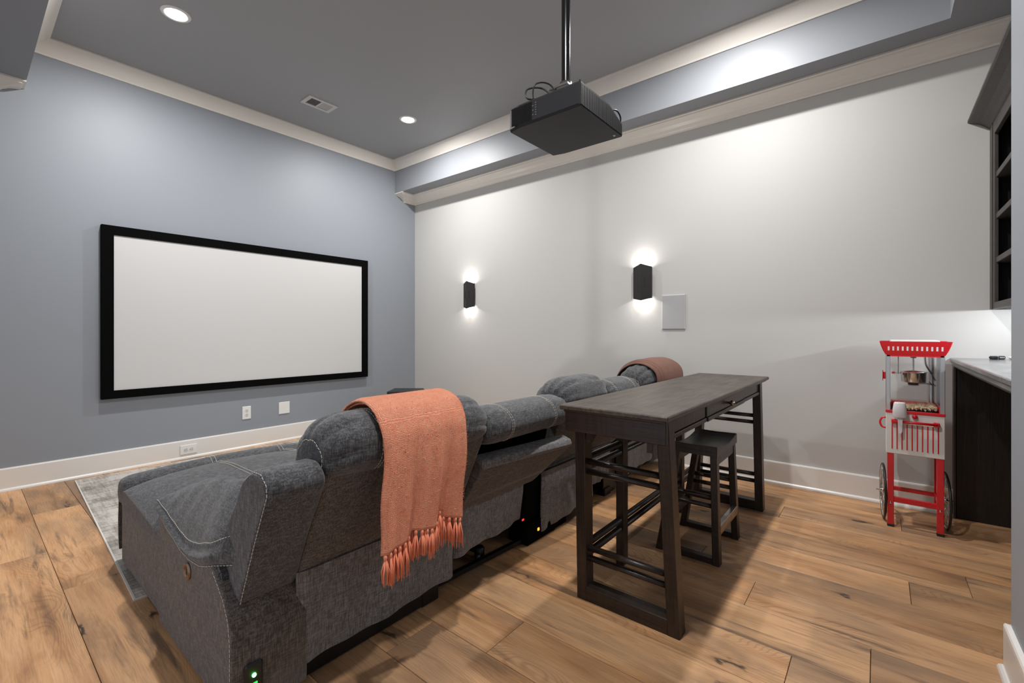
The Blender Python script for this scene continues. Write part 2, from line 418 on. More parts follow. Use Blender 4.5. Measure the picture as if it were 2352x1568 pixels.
outlet('wall_outlet', 1.788, 1.868, .281, .408, NY, False, 'white upright double outlet on the grey wall below the projection screen')
outlet('blank_plate', 2.139, 2.252, .285, .409, NY, False, 'plain square white cover plate on the grey wall beside the outlet', False)
outlet('baseboard_outlet', 1.271, 1.400, .040, .124, NY - .016, True, 'white double outlet lying sideways in the tall white baseboard')

# ------------------------------------------------------------------ recessed downlights, vent
lens_m = mat('lit_lens', (1, 1, 1), .5); P(lens_m).inputs['Emission Color'].default_value = (1, .97, .93, 1); P(lens_m).inputs['Emission Strength'].default_value = 30
dl_labels = ['glowing round recessed ceiling light nearest the corner of grey and white walls', 'glowing round recessed ceiling light farther from the white wall, above the projection screen',
             'glowing recessed ceiling light between the projector and the white wall', 'recessed ceiling light diagonally opposite the corner one, behind the projector']
for (x, y), lb in zip(DOWNLIGHTS, dl_labels):
    t = empty('recessed_light', (x, y, ZC)); tag(t, lb, 'ceiling light', 'recessed lights in the tray ceiling')
    MB().lathe([(.062, -.002), (.066, -.007), (.084, -.006), (.088, -.001), (.088, 0)], (x, y, ZC), 36).build('trim_ring', pw, t)
    MB().lathe([(0, -.004), (.062, -.004), (.064, -.001)], (x, y, ZC), 36).build('lens', lens_m, t)
t = empty('ceiling_vent', (2.21, 4.19, ZC)); tag(t, 'small white slatted air vent in the dark grey ceiling', 'vent')
vx0, vx1, vy0, vy1 = 2.068, 2.352, 4.098, 4.285
vm = mat('vent_white', (.62, .61, .59), .4)
fr = MB()
for a in ((vx0, vx1, vy0, vy0 + .03), (vx0, vx1, vy1 - .03, vy1), (vx0, vx0 + .034, vy0 + .03, vy1 - .03), (vx1 - .034, vx1, vy0 + .03, vy1 - .03), (2.203, 2.215, vy0 + .03, vy1 - .03)):
    fr.box(a[0], a[1], a[2], a[3], ZC - .010, ZC)
fr.build('vent_frame', vm, t)
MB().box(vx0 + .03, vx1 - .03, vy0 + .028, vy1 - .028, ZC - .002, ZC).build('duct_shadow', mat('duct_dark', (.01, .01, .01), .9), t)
for k in range(19):
    x = vx0 + .040 + k * (vx1 - vx0 - .080) / 18
    if abs(x - 2.209) < .008: continue
    tilt = math.radians(-38 if x < 2.209 else 38)
    mt = Matrix.Translation((x, (vy0 + vy1) / 2, ZC - .006)) @ Matrix.Rotation(tilt, 4, 'Y')
    MB().box(-.0045, .0045, -.062, .062, -.0006, .0006, mt=mt).build('slat', vm, t)

# ------------------------------------------------------------------ wall sconces
sc_m = mat('black_sconce', (.012, .011, .010), .45)
def sconce(y0, label):
    t = empty('wall_sconce', (EX, y0, 1.43)); tag(t, label, 'wall light', 'wedge wall lights on the white wall')
    w_, g, xa = .085, .034, .0715   # half width, rear gap, apex distance from the wall
    zt, zbm = (1.763, 1.733), (1.431, 1.452)
    xb = EX - g; th = .003
    # V front, open at the ends, with oblique cut ends
    v = []
    for k, inset in ((0, 0), (1, th)):
        for (x, y, a) in ((EX - xa + inset * 1.2, y0, 0), (xb, y0 + w_ - inset, 1), (EX - .012, y0 + w_ - inset, 1), (EX - .012, y0 - w_ + inset, 1), (xb, y0 - w_ + inset, 1)):
            v += [(x, y, zbm[a]), (x, y, zt[a])]
    f = []
    for k in range(5):
        a, b = k, (k + 1) % 5
        if k == 2: continue
        f += [(2 * a, 2 * b, 2 * b + 1, 2 * a + 1), (10 + 2 * a, 10 + 2 * a + 1, 10 + 2 * b + 1, 10 + 2 * b),
              (2 * a, 10 + 2 * a, 10 + 2 * b, 2 * b), (2 * a + 1, 2 * b + 1, 10 + 2 * b + 1, 10 + 2 * a + 1)]
    MB().add(v, f).build('shade', sc_m, t)
    MB().box(EX - .013, EX, y0 - .05, y0 + .05, 1.50, 1.69, .002).build('back_plate', sc_m, t)
    MB().box(EX - .060, EX - .012, y0 - .035, y0 + .035, 1.55, 1.64).build('lamp_block', sc_m, t)
    for s in (1, -1):
        z = 1.6 + s * .115
        area_light('sconce_lamp', (EX - .042, y0, z), 1.1 if s > 0 else 1.0, .03, (1, .95, .88), rot=(0 if s < 0 else PI, 0, 0), spread=165)
sconce(1.660, 'black wedge-shaped wall light nearest the flat grey speaker panel')
sconce(3.850, 'black wedge-shaped wall light nearest the grey screen wall corner')
t = empty('wall_speaker', (EX, 1.388, 1.172)); tag(t, 'flat light grey in-wall speaker cover on the white wall', 'speaker')
MB().box(EX - .010, EX, 1.286, 1.490, 1.172, 1.473, .003).build('speaker_bezel', mat('speaker_bezel', (.55, .55, .55), .5), t)
gm = mat('speaker_mesh', (.40, .405, .41), .6); bump(gm, noise(gm, coords(gm), 900, 1), .4, .001)
MB().box(EX - .012, EX - .009, 1.292, 1.484, 1.178, 1.467, .001).build('grille', gm, t)

# ------------------------------------------------------------------ projector
pz, pt = 2.20, 2.315
PX0, PX1, PY0, PY1 = 1.822, 2.268, 1.078, 1.508
pm = mat('matte_black_housing', (.017, .017, .020), .42, 0, Specular_IOR_Level=.3); bump(pm, noise(pm, coords(pm), 700, 1), .15, .0005)
t = empty('projector', (2.045, 1.293, pz)); tag(t, 'black home theatre projector hanging from the ceiling pole', 'projector')
bm = bmesh.new()
prof = [(PX0, pz + .012), (PX0 + .008, pz), (PX1 - .008, pz), (PX1, pz + .010), (PX1, pz + .070), (PX0 + .30, pt + .004), (PX0 + .008, pt + .004), (PX0, pt - .006)]
def hous(y0, y1, shrink=0):
    return [(x, y0, z) for x, z in prof], [(x, y1, z) for x, z in prof]
a, b = hous(PY0, PY1)
nose = [(2.045 + (x - 2.045) * .93, PY1 - .0, z) for x, z in prof]
mid = [(x, PY1 - .07, z) for x, z in prof]
n = len(prof); fs = []
vs = a + mid + nose
for r in range(2): fs += [(r * n + i, r * n + (i + 1) % n, (r + 1) * n + (i + 1) % n, (r + 1) * n + i) for i in range(n)]
fs += [tuple(range(n)), tuple(range(2 * n, 3 * n))]
MB().add(vs, fs).build('housing', pm, t)
gd = mat('black_gloss_rib', (.004, .004, .005), .25)
for k in range(14):   # intake slats on the side
    y = PY1 - .030 - k * .0085
    MB().box(PX0 - .0022, PX0 + .001, y - .0022, y + .0022, pz + .018, pt - .014).build('intake_slat', gd, t)
MB().box(PX0 - .001, PX0 + .001, PY1 - .155, PY1 - .024, pz + .014, pt - .010).build('intake_panel', gd, t)
rb = MB()
for k in range(52):   # ribbed rear
    x = PX0 + .012 + k * .0083
    zt = (pt - .006) if x < PX0 + .30 else pt - .006 - (x - PX0 - .30) / (PX1 - PX0 - .30) * .048
    rb.box(x, x + .0042, PY0 - .003, PY0 + .002, pz + .010, zt)
rb.build('rear_ribs', mat('rib_black', (.007, .007, .008), .45), t)['kind'] = 'stuff'
MB().prism([(PX0 - .001, PY0 - .0045), (PX0 + .006, PY0 - .0045), (PX0 + .006, PY0 + .003), (PX0 - .001, PY0 + .003)], 2, pz + .006, pt + .004).build('corner_edge', mat('edge_sheen', (.06, .06, .065), .2, .6), t)
MB().lathe([(0, PY1 + .012), (.035, PY1 + .012), (.045, PY1 + .004), (.048, PY1 - .01)], (2.045, 0, 2.262), 24, axis=1).build('lens', mat('lens_glass', (.01, .01, .02), .05), t)
pn = MB()
for k in range(6): pn.box(PX0 - .0016, PX0, 1.325, 1.332, pz + .030 + k * .012, pz + .036 + k * .012)
for k in range(3): pn.box(PX0 - .0016, PX0, 1.343, 1.350, pz + .034 + k * .022, pz + .040 + k * .022)
pn.build('buttons', mat('button_grey', (.09, .09, .095), .4), t)
pn = MB().lathe([(0, -.003), (.006, -.003), (.007, .001)], (2.22, 1.10, pz), 12)
pn.build('screw', M['steel'], t)
cb = MB()
cb.tube(catmull([(1.98, 1.29, pt + .02), (1.93, 1.36, pt + .10), (1.86, 1.41, pt + .085), (1.85, 1.40, pt + .03), (1.93, 1.36, pt + .055), (2.01, 1.30, pt + .10)], 8, False), .0045, 6)
cb.tube(catmull([(2.0, 1.28, pt + .02), (1.95, 1.33, pt + .12), (1.87, 1.37, pt + .10), (1.88, 1.39, pt + .02)], 8, False), .004, 6)
cb.build('cable', M['black_plastic'], t)
cb = MB().tube(catmull([(2.16, 1.12, pt - .01), (2.215, 1.09, pt + .015), (2.262, 1.085, pt - .008), (2.275, 1.10, pt - .045), (2.255, 1.12, pt - .06)], 8, False), .0045, 6)
cb.build('cable', M['black_plastic'], t)
t = empty('projector_mount', (2.045, 1.293, pt)); tag(t, 'shiny black pole and bracket holding the projector from the ceiling', 'ceiling mount')
chrome = mat('dark_chrome', (.10, .10, .105), .16, 1)
MB().lathe([(.024, pt + .12), (.024, ZC - .02)], (2.045, 1.293, 0), 28).build('pole', chrome, t)
MB().lathe([(0, pt + .115), (.032, pt + .115), (.034, pt + .12), (.034, pt + .155), (.024, pt + .160), (.021, pt + .175)], (2.045, 1.293, 0), 28).build('collar', mat('collar_metal', (.22, .22, .22), .25, .9), t)
MB().box(1.965, 2.125, 1.233, 1.353, pt + .100, pt + .116, .003).box(1.975, 1.985, 1.24, 1.345, pt + .005, pt + .104).box(2.105, 2.115, 1.24, 1.345, pt + .005, pt + .104).build('bracket', M['steel'], t)
MB().lathe([(.021, ZC - .03), (.06, ZC - .012), (.065, ZC)], (2.045, 1.293, 0), 28).build('ceiling_flange', M['black_metal'], t)

# ------------------------------------------------------------------ rug
t = empty('area_rug', (2.0, 3.62, 0)); t.rotation_euler = (0, 0, 0)
tag(t, 'distressed pale and dark grey woven rug under the sofa footrest', 'rug')
rm = mat('distressed_rug', rough=.95)
a = noise(rm, coords(rm, (1, .10, 1)), 60, 4, .7); b = noise(rm, coords(rm, (.10, 1, 1)), 60, 4, .7); c = noise(rm, coords(rm), 2.4, 3, .6)
f = math_(rm, 'ADD', math_(rm, 'MULTIPLY', math_(rm, 'ADD', a, b), .32), math_(rm, 'MULTIPLY', c, .42))
L(rm, ramp(rm, f, [(.40, (.17, .15, .13)), (.50, (.37, .34, .305)), (.58, (.58, .545, .50))]), P(rm).inputs['Base Color']); bump(rm, f, .5, .004)
def rugpoly(i):
    return [(.478 + i, 2.468 + i), (2.96 - i, 2.45 + i), (3.02 - i, 4.77 - i), (.575 + i, 4.800 - i)]
MB().prism(rugpoly(.007), 2, .0005, .009).build('pile', rm, t)
o_, i_ = rugpoly(0), rugpoly(.007)
bd = MB()
for k in range(4):
    q = [o_[k], o_[(k + 1) % 4], i_[(k + 1) % 4], i_[k]]
    bd.prism(q, 2, .0005, .0085)
bd.build('binding', mat('rug_binding', (.72, .69, .64), .9), t)

# ------------------------------------------------------------------ subwoofer in the corner
t = empty('subwoofer', (3.30, 4.28, 0), math.radians(-50.9)); tag(t, 'black box subwoofer on the floor in the corner behind the coral throw', 'subwoofer')
sb = MB(); sb.local = True
sb.prism([(-.17, 0), (.17 + .05, 0), (.17 + .05, .43), (.17, .475), (-.17, .475)], 1, -.17, .17)
sb.build('cabinet', M['black_plastic'], t)
sb = MB(); sb.local = True
sb.box(-.155, .155, -.182, -.171, .03, .44, .004).build('grille_cloth', mat('grille_cloth', (.02, .02, .02), .95), t)

# ------------------------------------------------------------------ sofa
sofa = empty('recliner_sofa', (2.2, 2.0, 0)); tag(sofa, 'dark grey fabric reclining cinema sofa seen from behind', 'sofa')
def resample(poly, n):
    """even arc-length resample of a closed polygon"""
    P_ = [Vector(p) for p in poly]; m = len(P_); ls = [(P_[(i + 1) % m] - P_[i]).length for i in range(m)]; tot = sum(ls)
    out = []; i = 0; acc = 0
    for k in range(n):
        s = tot * k / n
        while acc + ls[i] < s - 1e-9: acc += ls[i]; i += 1
        out.append(P_[i].lerp(P_[(i + 1) % m], (s - acc) / ls[i] if ls[i] else 0))
    return out
class Roll:
    """padded roll: closed profile (y,z) swept along x, drawn in at the ends, with pleats that radiate at the ends"""
    def __init__(s, prof, x0, x1, c, cap=.62, er=.10, pleat=.006, npl=9, n=64, tapers=(1, 1), swell=.0, smooth=7):
        s.p = resample(catmull(prof, smooth) if smooth else prof, n); s.x0, s.x1, s.c = x0, x1, Vector(c)
        s.cap, s.er, s.pleat, s.npl, s.n, s.tap, s.swell = cap, er, pleat, npl, n, tapers, swell
    def scale(s, x):
        e0 = (x - s.x0) / s.er; e1 = (s.x1 - x) / s.er; v = 1
        for e, t in ((e0, s.tap[0]), (e1, s.tap[1])):
            if t and e < 1: v *= s.cap + (1 - s.cap) * math.sqrt(max(0, 1 - (1 - max(e, 0)) ** 2))
        return v
    def pt(s, k, x, off=0):
        q = s.p[k % s.n] - s.c; sc = s.scale(x)
        e = min((x - s.x0), (s.x1 - x)); am = max(0, 1 - e / (s.er * 1.7)) * min(1, e / (s.er * .12) + .3)
        pl = s.pleat * am * (abs(math.sin(s.npl * PI * k / s.n)) ** .5 - .7)
        mid = s.swell * math.sin(PI * (x - s.x0) / (s.x1 - s.x0))
        q = q * sc + q.normalized() * (pl + off + mid)
        return (x, s.c.x + q.x, s.c.y + q.y)
    def mesh(s, mb):
        xs = []; m_ = 10
        for i in range(m_ + 1): xs.append(s.x0 + s.er * (1 - math.cos(PI / 2 * i / m_)))
        k = 12; a = s.x0 + s.er; b = s.x1 - s.er
        xs += [a + (b - a) * i / k for i in range(1, k)]
        for i in range(m_ + 1): xs.append(s.x1 - s.er * (1 - math.cos(PI / 2 * (m_ - i) / m_)))
        rows = [[s.pt(j, x) for j in range(s.n)] for x in xs]
        mb.grid(rows, True, True)
        o = len(mb.v)
        for r in (rows[0], rows[-1]):
            x = r[0][0]; sg = -1 if r is rows[0] else 1
            mb.add(r + [(x + sg * .010, sum(p[1] for p in r) / s.n, sum(p[2] for p in r) / s.n)], [(j, (j + 1) % s.n, s.n) for j in range(s.n)], True)
        return mb
def stitch(mb, path, dash=.0095, gap=.0045, r=.0011):
    """raised dashes of thick thread along a polyline"""
    P_ = [Vector(p) for p in path]; acc = 0; on = True; cur = [P_[0]]; lim = dash
    for a, b in zip(P_, P_[1:]):
        seg = (b - a).length; pos = 0
        while seg - pos > lim - acc:
            pos += lim - acc; q = a.lerp(b, pos / seg); acc = 0
            if on: cur.append(q); mb.tube(cur, r, 4, True, False)
            on = not on; lim = dash if on else gap; cur = [q]
        acc += seg - pos
        if on: cur.append(b)
    if on and len(cur) > 1 and (cur[-1] - cur[0]).length > .002: mb.tube(cur, r, 4, True, False)
    return mb
def stitches(mb, parent):
    o = mb.build('stitching', THR, parent); o['kind'] = 'stuff'; return o
make_skirt = make_fabric('grey_chenille_reverse', (.095, .090, .090), (.160, .156, .158), (.25, .25, .26))
FAB, BCK, THR = M['fabric'], M['backcloth'], M['cream_thread']

def headrest(prof, x0, x1, c, name='headrest', seams=(), patch=(1, 0), krange=None, **kw):
    R = Roll(prof, x0, x1, c, **kw); o = R.mesh(MB()).build(name, FAB, sofa)
    st = MB(); k0, k1 = krange
    for xs in seams:
        for dx in (-.006, .006): stitch(st, [R.pt(k, xs + dx, .0012) for k in range(k0, k1)])
    for e, on in zip((0, 1), patch):
        if on:
            x = x0 - .004 if e == 0 else x1 + .004
            path = []
            for k in range(k0, k1):
                q = Vector(R.pt(k, x0 if e == 0 else x1)); cc = Vector((q.x, R.c.x, R.c.y)); q = cc + (q - cc) * .97; path.append((x, q.y, q.z))
            stitch(st, path)
    if st.v: stitches(st, o)
    return R
def slab(prof, x0, x1, name, m, b=.012, parent=sofa):
    """board with softened edges: prism with a chamfer at both ends"""
    c = Vector((sum(p[0] for p in prof) / len(prof), sum(p[1] for p in prof) / len(prof)))
    rows = []
    for x, s_ in ((x0, b), (x0 + b * .35, b * .35), (x0 + b, 0), (x1 - b, 0), (x1 - b * .35, b * .35), (x1, b)):
        rows.append([(x, p[0] + (c.x - p[0]) / max((Vector(p) - c).length, 1e-5) * s_, p[1] + (c.y - p[1]) / max((Vector(p) - c).length, 1e-5) * s_) for p in prof])
    mb = MB().grid(rows, True, True); n = len(prof)
    mb.f += [tuple(range(n)), tuple(range(5 * n, 6 * n))]; mb.sm += [False, False]
    return mb.build(name, m, parent)
def rnd(poly, r=.02, n=4):
    out = []; c = len(poly)
    for i in range(c):
        p0, p1, p2 = Vector(poly[i - 1]), Vector(poly[i]), Vector(poly[(i + 1) % c])
        a = p1 + (p0 - p1).normalized() * min(r, (p0 - p1).length * .45); b = p1 + (p2 - p1).normalized() * min(r, (p2 - p1).length * .45)
        for k in range(n + 1):
            t = k / n; out.append(tuple((a * (1 - t) ** 2 + p1 * 2 * t * (1 - t) + b * t * t)))
    return out

# --- seat A (reclined, next to the arm)
profA = [(1.305, .695), (1.262, .745), (1.262, .815), (1.305, .865), (1.375, .885), (1.455, .865), (1.52, .80), (1.535, .72), (1.46, .665), (1.37, .665)]
headrest(profA, .705, 1.425, (1.40, .70), seams=(.885, 1.25), patch=(1, 0), krange=(0, 40), cap=.62, er=.115, pleat=.016, npl=8)
slab(rnd([(1.468, .345), (1.300, .715), (1.42, .76), (1.60, .45), (1.58, .36)], .018), .700, 1.420, 'backrest', BCK)
# wing beside the backrest
wingp = [(1.480, .332), (1.372, .542), (1.284, .703), (1.290, .735), (1.330, .760), (1.385, .758), (1.450, .722), (1.510, .646), (1.592, .530), (1.672, .432), (1.640, .398)]
wo = slab(rnd(wingp, .016), .530, .702, 'wing', FAB, .016)
wst = MB(); stitch(wst, [(.534, 1.478, .338), (.532, 1.374, .545), (.532, 1.291, .700), (.533, 1.297, .730), (.534, 1.334, .753), (.534, 1.385, .751)]); stitches(wst, wo)
# arm: side panel, back panel, padded top
armp = [(1.449, .02), (1.449, .24), (1.464, .31), (1.500, .355), (1.550, .39), (1.602, .425), (1.68, .41), (1.76, .392), (1.86, .388), (1.94, .404), (2.05, .422), (2.14, .446), (2.192, .44), (2.192, .02)]
ao = slab(armp, .500, .725, 'arm_panel', BCK, .010)
ast = MB(); stitch(ast, [(.499, y + .010, z) for y, z in ((1.449, .04), (1.449, .24), (1.464, .305), (1.500, .350), (1.545, .382), (1.592, .412))]); stitches(ast, ao)
def lerp_tab(t, x):
    if x <= t[0][0]: return t[0][1]
    for (a, va), (b, vb) in zip(t, t[1:]):
        if x <= b: return va + (vb - va) * (x - a) / (b - a)
    return t[-1][1]
PSEAM = [(1.52, .445), (1.60, .428), (1.70, .398), (1.80, .386), (1.88, .388), (1.95, .404), (2.05, .420), (2.13, .444), (2.22, .462), (2.38, .455)]
PEDGE = [(1.52, .520), (1.60, .480), (1.70, .443), (1.80, .416), (1.88, .412), (1.99, .431), (2.10, .456), (2.22, .478), (2.38, .462)]
PCROWN = [(1.52, .650), (1.70, .640), (1.90, .610), (2.05, .572), (2.15, .538), (2.25, .495), (2.33, .460)]
def pad_point(u, v):
    """u back to front; v: outer seam, side band, dome, inner seam"""
    ys_, yo, yi = 1.50 + .63 * u, 1.50 + .73 * u, 1.50 + .86 * u
    xo, xi = .496, .770
    if v < .16:
        t = v / .16; y = ys_ + (yo - ys_) * t ** .7; k = math.sin(PI * t) * .010
        xo += .040 * max(0, min(1, (1.64 - y) / .13)) ** 1.3
        return (xo - k + .006 * t, y, lerp_tab(PSEAM, y) * (1 - t) + lerp_tab(PEDGE, y) * t)
    t = (v - .16) / .84; y = yo + (yi - yo) * .75 * math.sin(PI / 2 * min(1, t * 1.8))
    xo += .040 * max(0, min(1, (1.64 - y) / .13)) ** 1.3; x = xo + .006 + (xi - xo) * t
    e, c = lerp_tab(PEDGE, y), lerp_tab(PCROWN, y)
    h = math.sin(PI * min(1, .5 * t / .55)) if t < .55 else math.cos(PI / 2 * (t - .55) / .45)
    h = math.sin(PI / 2 * t / .42) ** .75 if t < .42 else max(0, math.cos(PI / 2 * (t - .42) / .58)) ** .6
    base_ = e if t < .42 else min(e, .43)
    pk = .0035 * math.sin(60 * y + 14 * x) * math.exp(-((t - .12) / .12) ** 2) + .0025 * math.sin(41 * y - 20 * x) * math.sin(PI * t)
    return (x, y, base_ + (c - base_) * h + pk)
pd = MB(); rows = [[pad_point(i / 40, j / 34) for j in range(35)] for i in range(41)]
pd.grid(rows, True)
for r in (0, 40):
    rr = rows[r]; pd.add(rr + [(.65, rr[17][1] + (-.005 if r == 0 else .004), .43)], [(j, j + 1, 35) for j in range(34)], True)
po = pd.build('arm_pad', FAB, sofa)
pst = MB()
stitch(pst, [(p[0] - .003, p[1], p[2] - .002) for p in [pad_point(1 - i / 60, .0) for i in range(59)]])
stitch(pst, [(p[0] - .001, p[1], p[2] + .003) for p in [pad_point(1 - i / 60, .17) for i in range(61)]])
stitches(pst, po)
bt = MB().lathe([(0, -.004), (.012, -.004), (.013, -.002), (.020, -.002), (.022, -.006), (.027, -.006), (.029, 0)], (.498, 1.829, .336), 28, axis=0)
bo = bt.build('recline_button', M['bronze'], sofa); bo['label'] = 'round bronze recline button'
MB().box(.4925, .4945, 1.823, 1.835, .326, .346).build('button_slot', M['black_plastic'], bo)
# green power lamp on the back of the arm
po = MB().box(.532, .584, 1.438, 1.452, .075, .168, .012).build('power_socket', M['black_plastic'], sofa)
gl = mat('green_led', (.1, 1, .2), .4); P(gl).inputs['Emission Color'].default_value = (.05, 1, .12, 1); P(gl).inputs['Emission Strength'].default_value = 25
MB().lathe([(0, -.004), (.0055, -.003), (.006, 0)], (.557, 1.438, .134), 14, axis=1).build('green_light', gl, po)
g2 = mat('green_led_dim', (.02, .35, .05), .4); P(g2).inputs['Emission Color'].default_value = (.02, .8, .08, 1); P(g2).inputs['Emission Strength'].default_value = 1.2
MB().box(.551, .566, 1.4365, 1.4385, .100, .112).build('green_switch', g2, po)

# --- footrest / seat surface of seat A
topp = [(2.84, .30), (2.85, .36), (2.835, .392), (2.80, .412), (2.60, .436), (2.25, .440), (1.90, .440), (1.62, .44), (1.60, .36), (2.2, .31)]
def cushion(prof, x0, x1, name, m, er=.05, drop=.03, parent=sofa, smooth=5):
    pr_ = catmull(prof, smooth) if smooth else prof
    n = len(pr_); cz = sum(p[1] for p in pr_) / n
    rows = []
    for i in range(9): rows.append((x0 + er * (1 - math.cos(PI / 2 * i / 8)), i / 8))
    for i in range(1, 12): rows.append((x0 + er + (x1 - x0 - 2 * er) * i / 12, 1))
    for i in range(9): rows.append((x1 - er * (1 - math.cos(PI / 2 * (8 - i) / 8)), 1 - i / 8))
    g = []
    for x, a in rows:
        d = drop * (1 - math.sqrt(max(0, 1 - (1 - a) ** 2))); bl = .012 * math.sin(PI * (x - x0) / (x1 - x0))
        g.append([(x, p[0] - (.3 * d if p[0] > 2.8 and name != 'x' else 0), p[1] - (d - bl if p[1] > cz else 0)) for p in pr_])
    mb = MB().grid(g, True, True); mb.f += [tuple(range(n)), tuple(range(len(g) * n - n, len(g) * n))]; mb.sm += [False, False]
    return mb.build(name, m, parent)
fo = cushion(topp, .511, 1.440, 'footrest', FAB, er=.13, drop=.0)
for v in fo.data.vertices:   # crowned across, sinking towards the arm on the outer side
    x, y, z = v.co
    if z > .33 and y > 1.7:
        a = min(1, max(0, (x - .511) / .20)); b_ = min(1, max(0, (1.44 - x) / .14))
        edge = .378 - .062 * min(1, max(0, (2.80 - y) / .60))
        ka = math.sqrt(1 - (1 - a) ** 2); kb = math.sqrt(1 - (1 - b_) ** 2)
        v.co.z = edge + (z + .018 * math.sin(PI * (x - .512) / .93) - edge) * ka * (.72 + .28 * kb)
fo.data.update()
rl = Roll([(2.90, .300), (2.85, .325), (2.832, .370), (2.850, .410), (2.895, .430), (2.945, .422), (2.985, .380), (2.990, .320), (2.965, .285)], .512, 1.445, (2.91, .36), cap=.70, er=.07, pleat=.006, npl=7, swell=.020)
rl.mesh(MB()).build('front_roll', FAB, sofa)
fl = MB(); A_ = [[(x, 2.962 + .022 * math.sin(PI * min(1, (z - .06) / .30) ** .8) + .003 * math.sin(14 * x), z) for x in [.516 + .92 * i / 24 for i in range(25)]] for z in [.062 + .030 * j for j in range(10)]]
fl.grid(A_, True); fl.grid([[(p[0], p[1] - .010, p[2]) for p in r] for r in A_], True)
for E1 in ([r[0] for r in A_], [r[-1] for r in A_], A_[0]): fl.add(E1 + [(p[0], p[1] - .010, p[2]) for p in E1], [(i, i + 1, len(E1) + i + 1, len(E1) + i) for i in range(len(E1) - 1)])
fl.build('front_flap', BCK, sofa)
slab(rnd([(2.195, .02), (2.195, .312), (2.40, .325), (2.60, .350), (2.77, .376), (2.86, .370), (2.885, .30), (2.885, .03)], .012), .513, .550, 'footrest_side', BCK, .006)
slab(rnd([(2.215, .04), (2.20, .30), (2.89, .28), (2.89, .04)], .015), 1.36, 1.40, 'footrest_side', BCK, .006)
fst = MB()
def on_top(x, y):
    pts = [(2.975, .370), (2.94, .420), (2.885, .433), (2.855, .425), (2.825, .403), (2.80, .420), (2.60, .441), (2.25, .445), (1.90, .445)]
    for (a, za), (b, zb_) in zip(pts, pts[1:]):
        if b <= y <= a: return za + (zb_ - za) * (a - y) / (a - b) + .018 * math.sin(PI * (x - .512) / .93) + .012
    return .45
for xs in (.895, 1.255):
    for dx in (-.010, .010): stitch(fst, [(xs + dx, y, on_top(xs, y) + .001) for y in [2.965 - .0175 * i for i in range(45)]], .012, .003, .0012)
stitches(fst, fo)

# --- seat B (low, console back folded)
profL = [(1.345, .652), (1.285, .680), (1.262, .735), (1.295, .790), (1.370, .815), (1.455, .800), (1.510, .745), (1.505, .680), (1.43, .655)]
def low_seat(x0, x1, seams, dy=0, dz=0):
    pf = [(y + dy, z + dz) for y, z in profL]
    headrest(pf, x0 + .005, x1 + .03, (1.39 + dy, .70 + dz), 'head_cushion', seams=seams, patch=(0, 0), krange=(2, 40), cap=.72, er=.10, pleat=.010, npl=11)
    bp = slab(rnd([(1.480 + dy, .330), (1.347 + dy, .535), (1.336 + dy, .558), (1.346 + dy, .576), (1.400 + dy, .592), (1.45 + dy, .58), (1.60 + dy, .40), (1.57 + dy, .330)], .010), x0 + .01, x1 - .045, 'back_panel', BCK, .008)
    for v in bp.data.vertices:   # the folded panel swings out at its far end
        t = max(0, (v.co.z - .33) / .25); v.co.y -= .095 * t * (v.co.x - x0) / (x1 - x0) * (.62 / .62)
        v.co.x += .05 * t * (v.co.x - x0) / (x1 - x0)
    rim = slab(rnd([(1.343 + dy, .546), (1.330 + dy, .562), (1.338 + dy, .590), (1.392 + dy, .606), (1.404 + dy, .596)], .008), x0 + .012, x1 - .05, 'panel_rim', make_skirt, .012)  # ledge strip in paler reverse cloth, so the colour carries its bright light
    for v in rim.data.vertices:
        v.co.y -= .090 * (v.co.x - x0) / (x1 - x0); v.co.x += .05 * (v.co.x - x0) / (x1 - x0)
    slab(rnd([(1.44 + dy, .50), (1.40 + dy, .66), (1.48 + dy, .68), (1.62 + dy, .50)], .01), x0 + .01, x1, 'inner_back', fm, .01)
low_seat(1.425, 2.045, (1.565, 1.905))
# --- seat C
profC = [(y + .045, z + .005) for y, z in profA]
def tall_seat(x0, x1, dy, dz, patch, seams=()):
    pf = [(y + dy, z + dz) for y, z in profA]
    headrest(pf, x0, x1, (1.40 + dy, .70 + dz), seams=seams, patch=patch, krange=(0, 40), cap=.50, er=.15, pleat=.020, npl=12)
    slab(rnd([(1.468 + dy * .3, .345), (1.300 + dy, .715 + dz), (1.42 + dy, .76 + dz), (1.60 + dy * .3, .45), (1.58 + dy * .3, .36)], .018), x0 + .005, x1 - .005, 'backrest', BCK)
tall_seat(2.090, 2.610, .045, .004, (1, 1))
low_seat(2.620, 3.05, (2.69, 2.96), .045, .020)
tall_seat(3.090, 3.74, .005, .024, (1, 0))
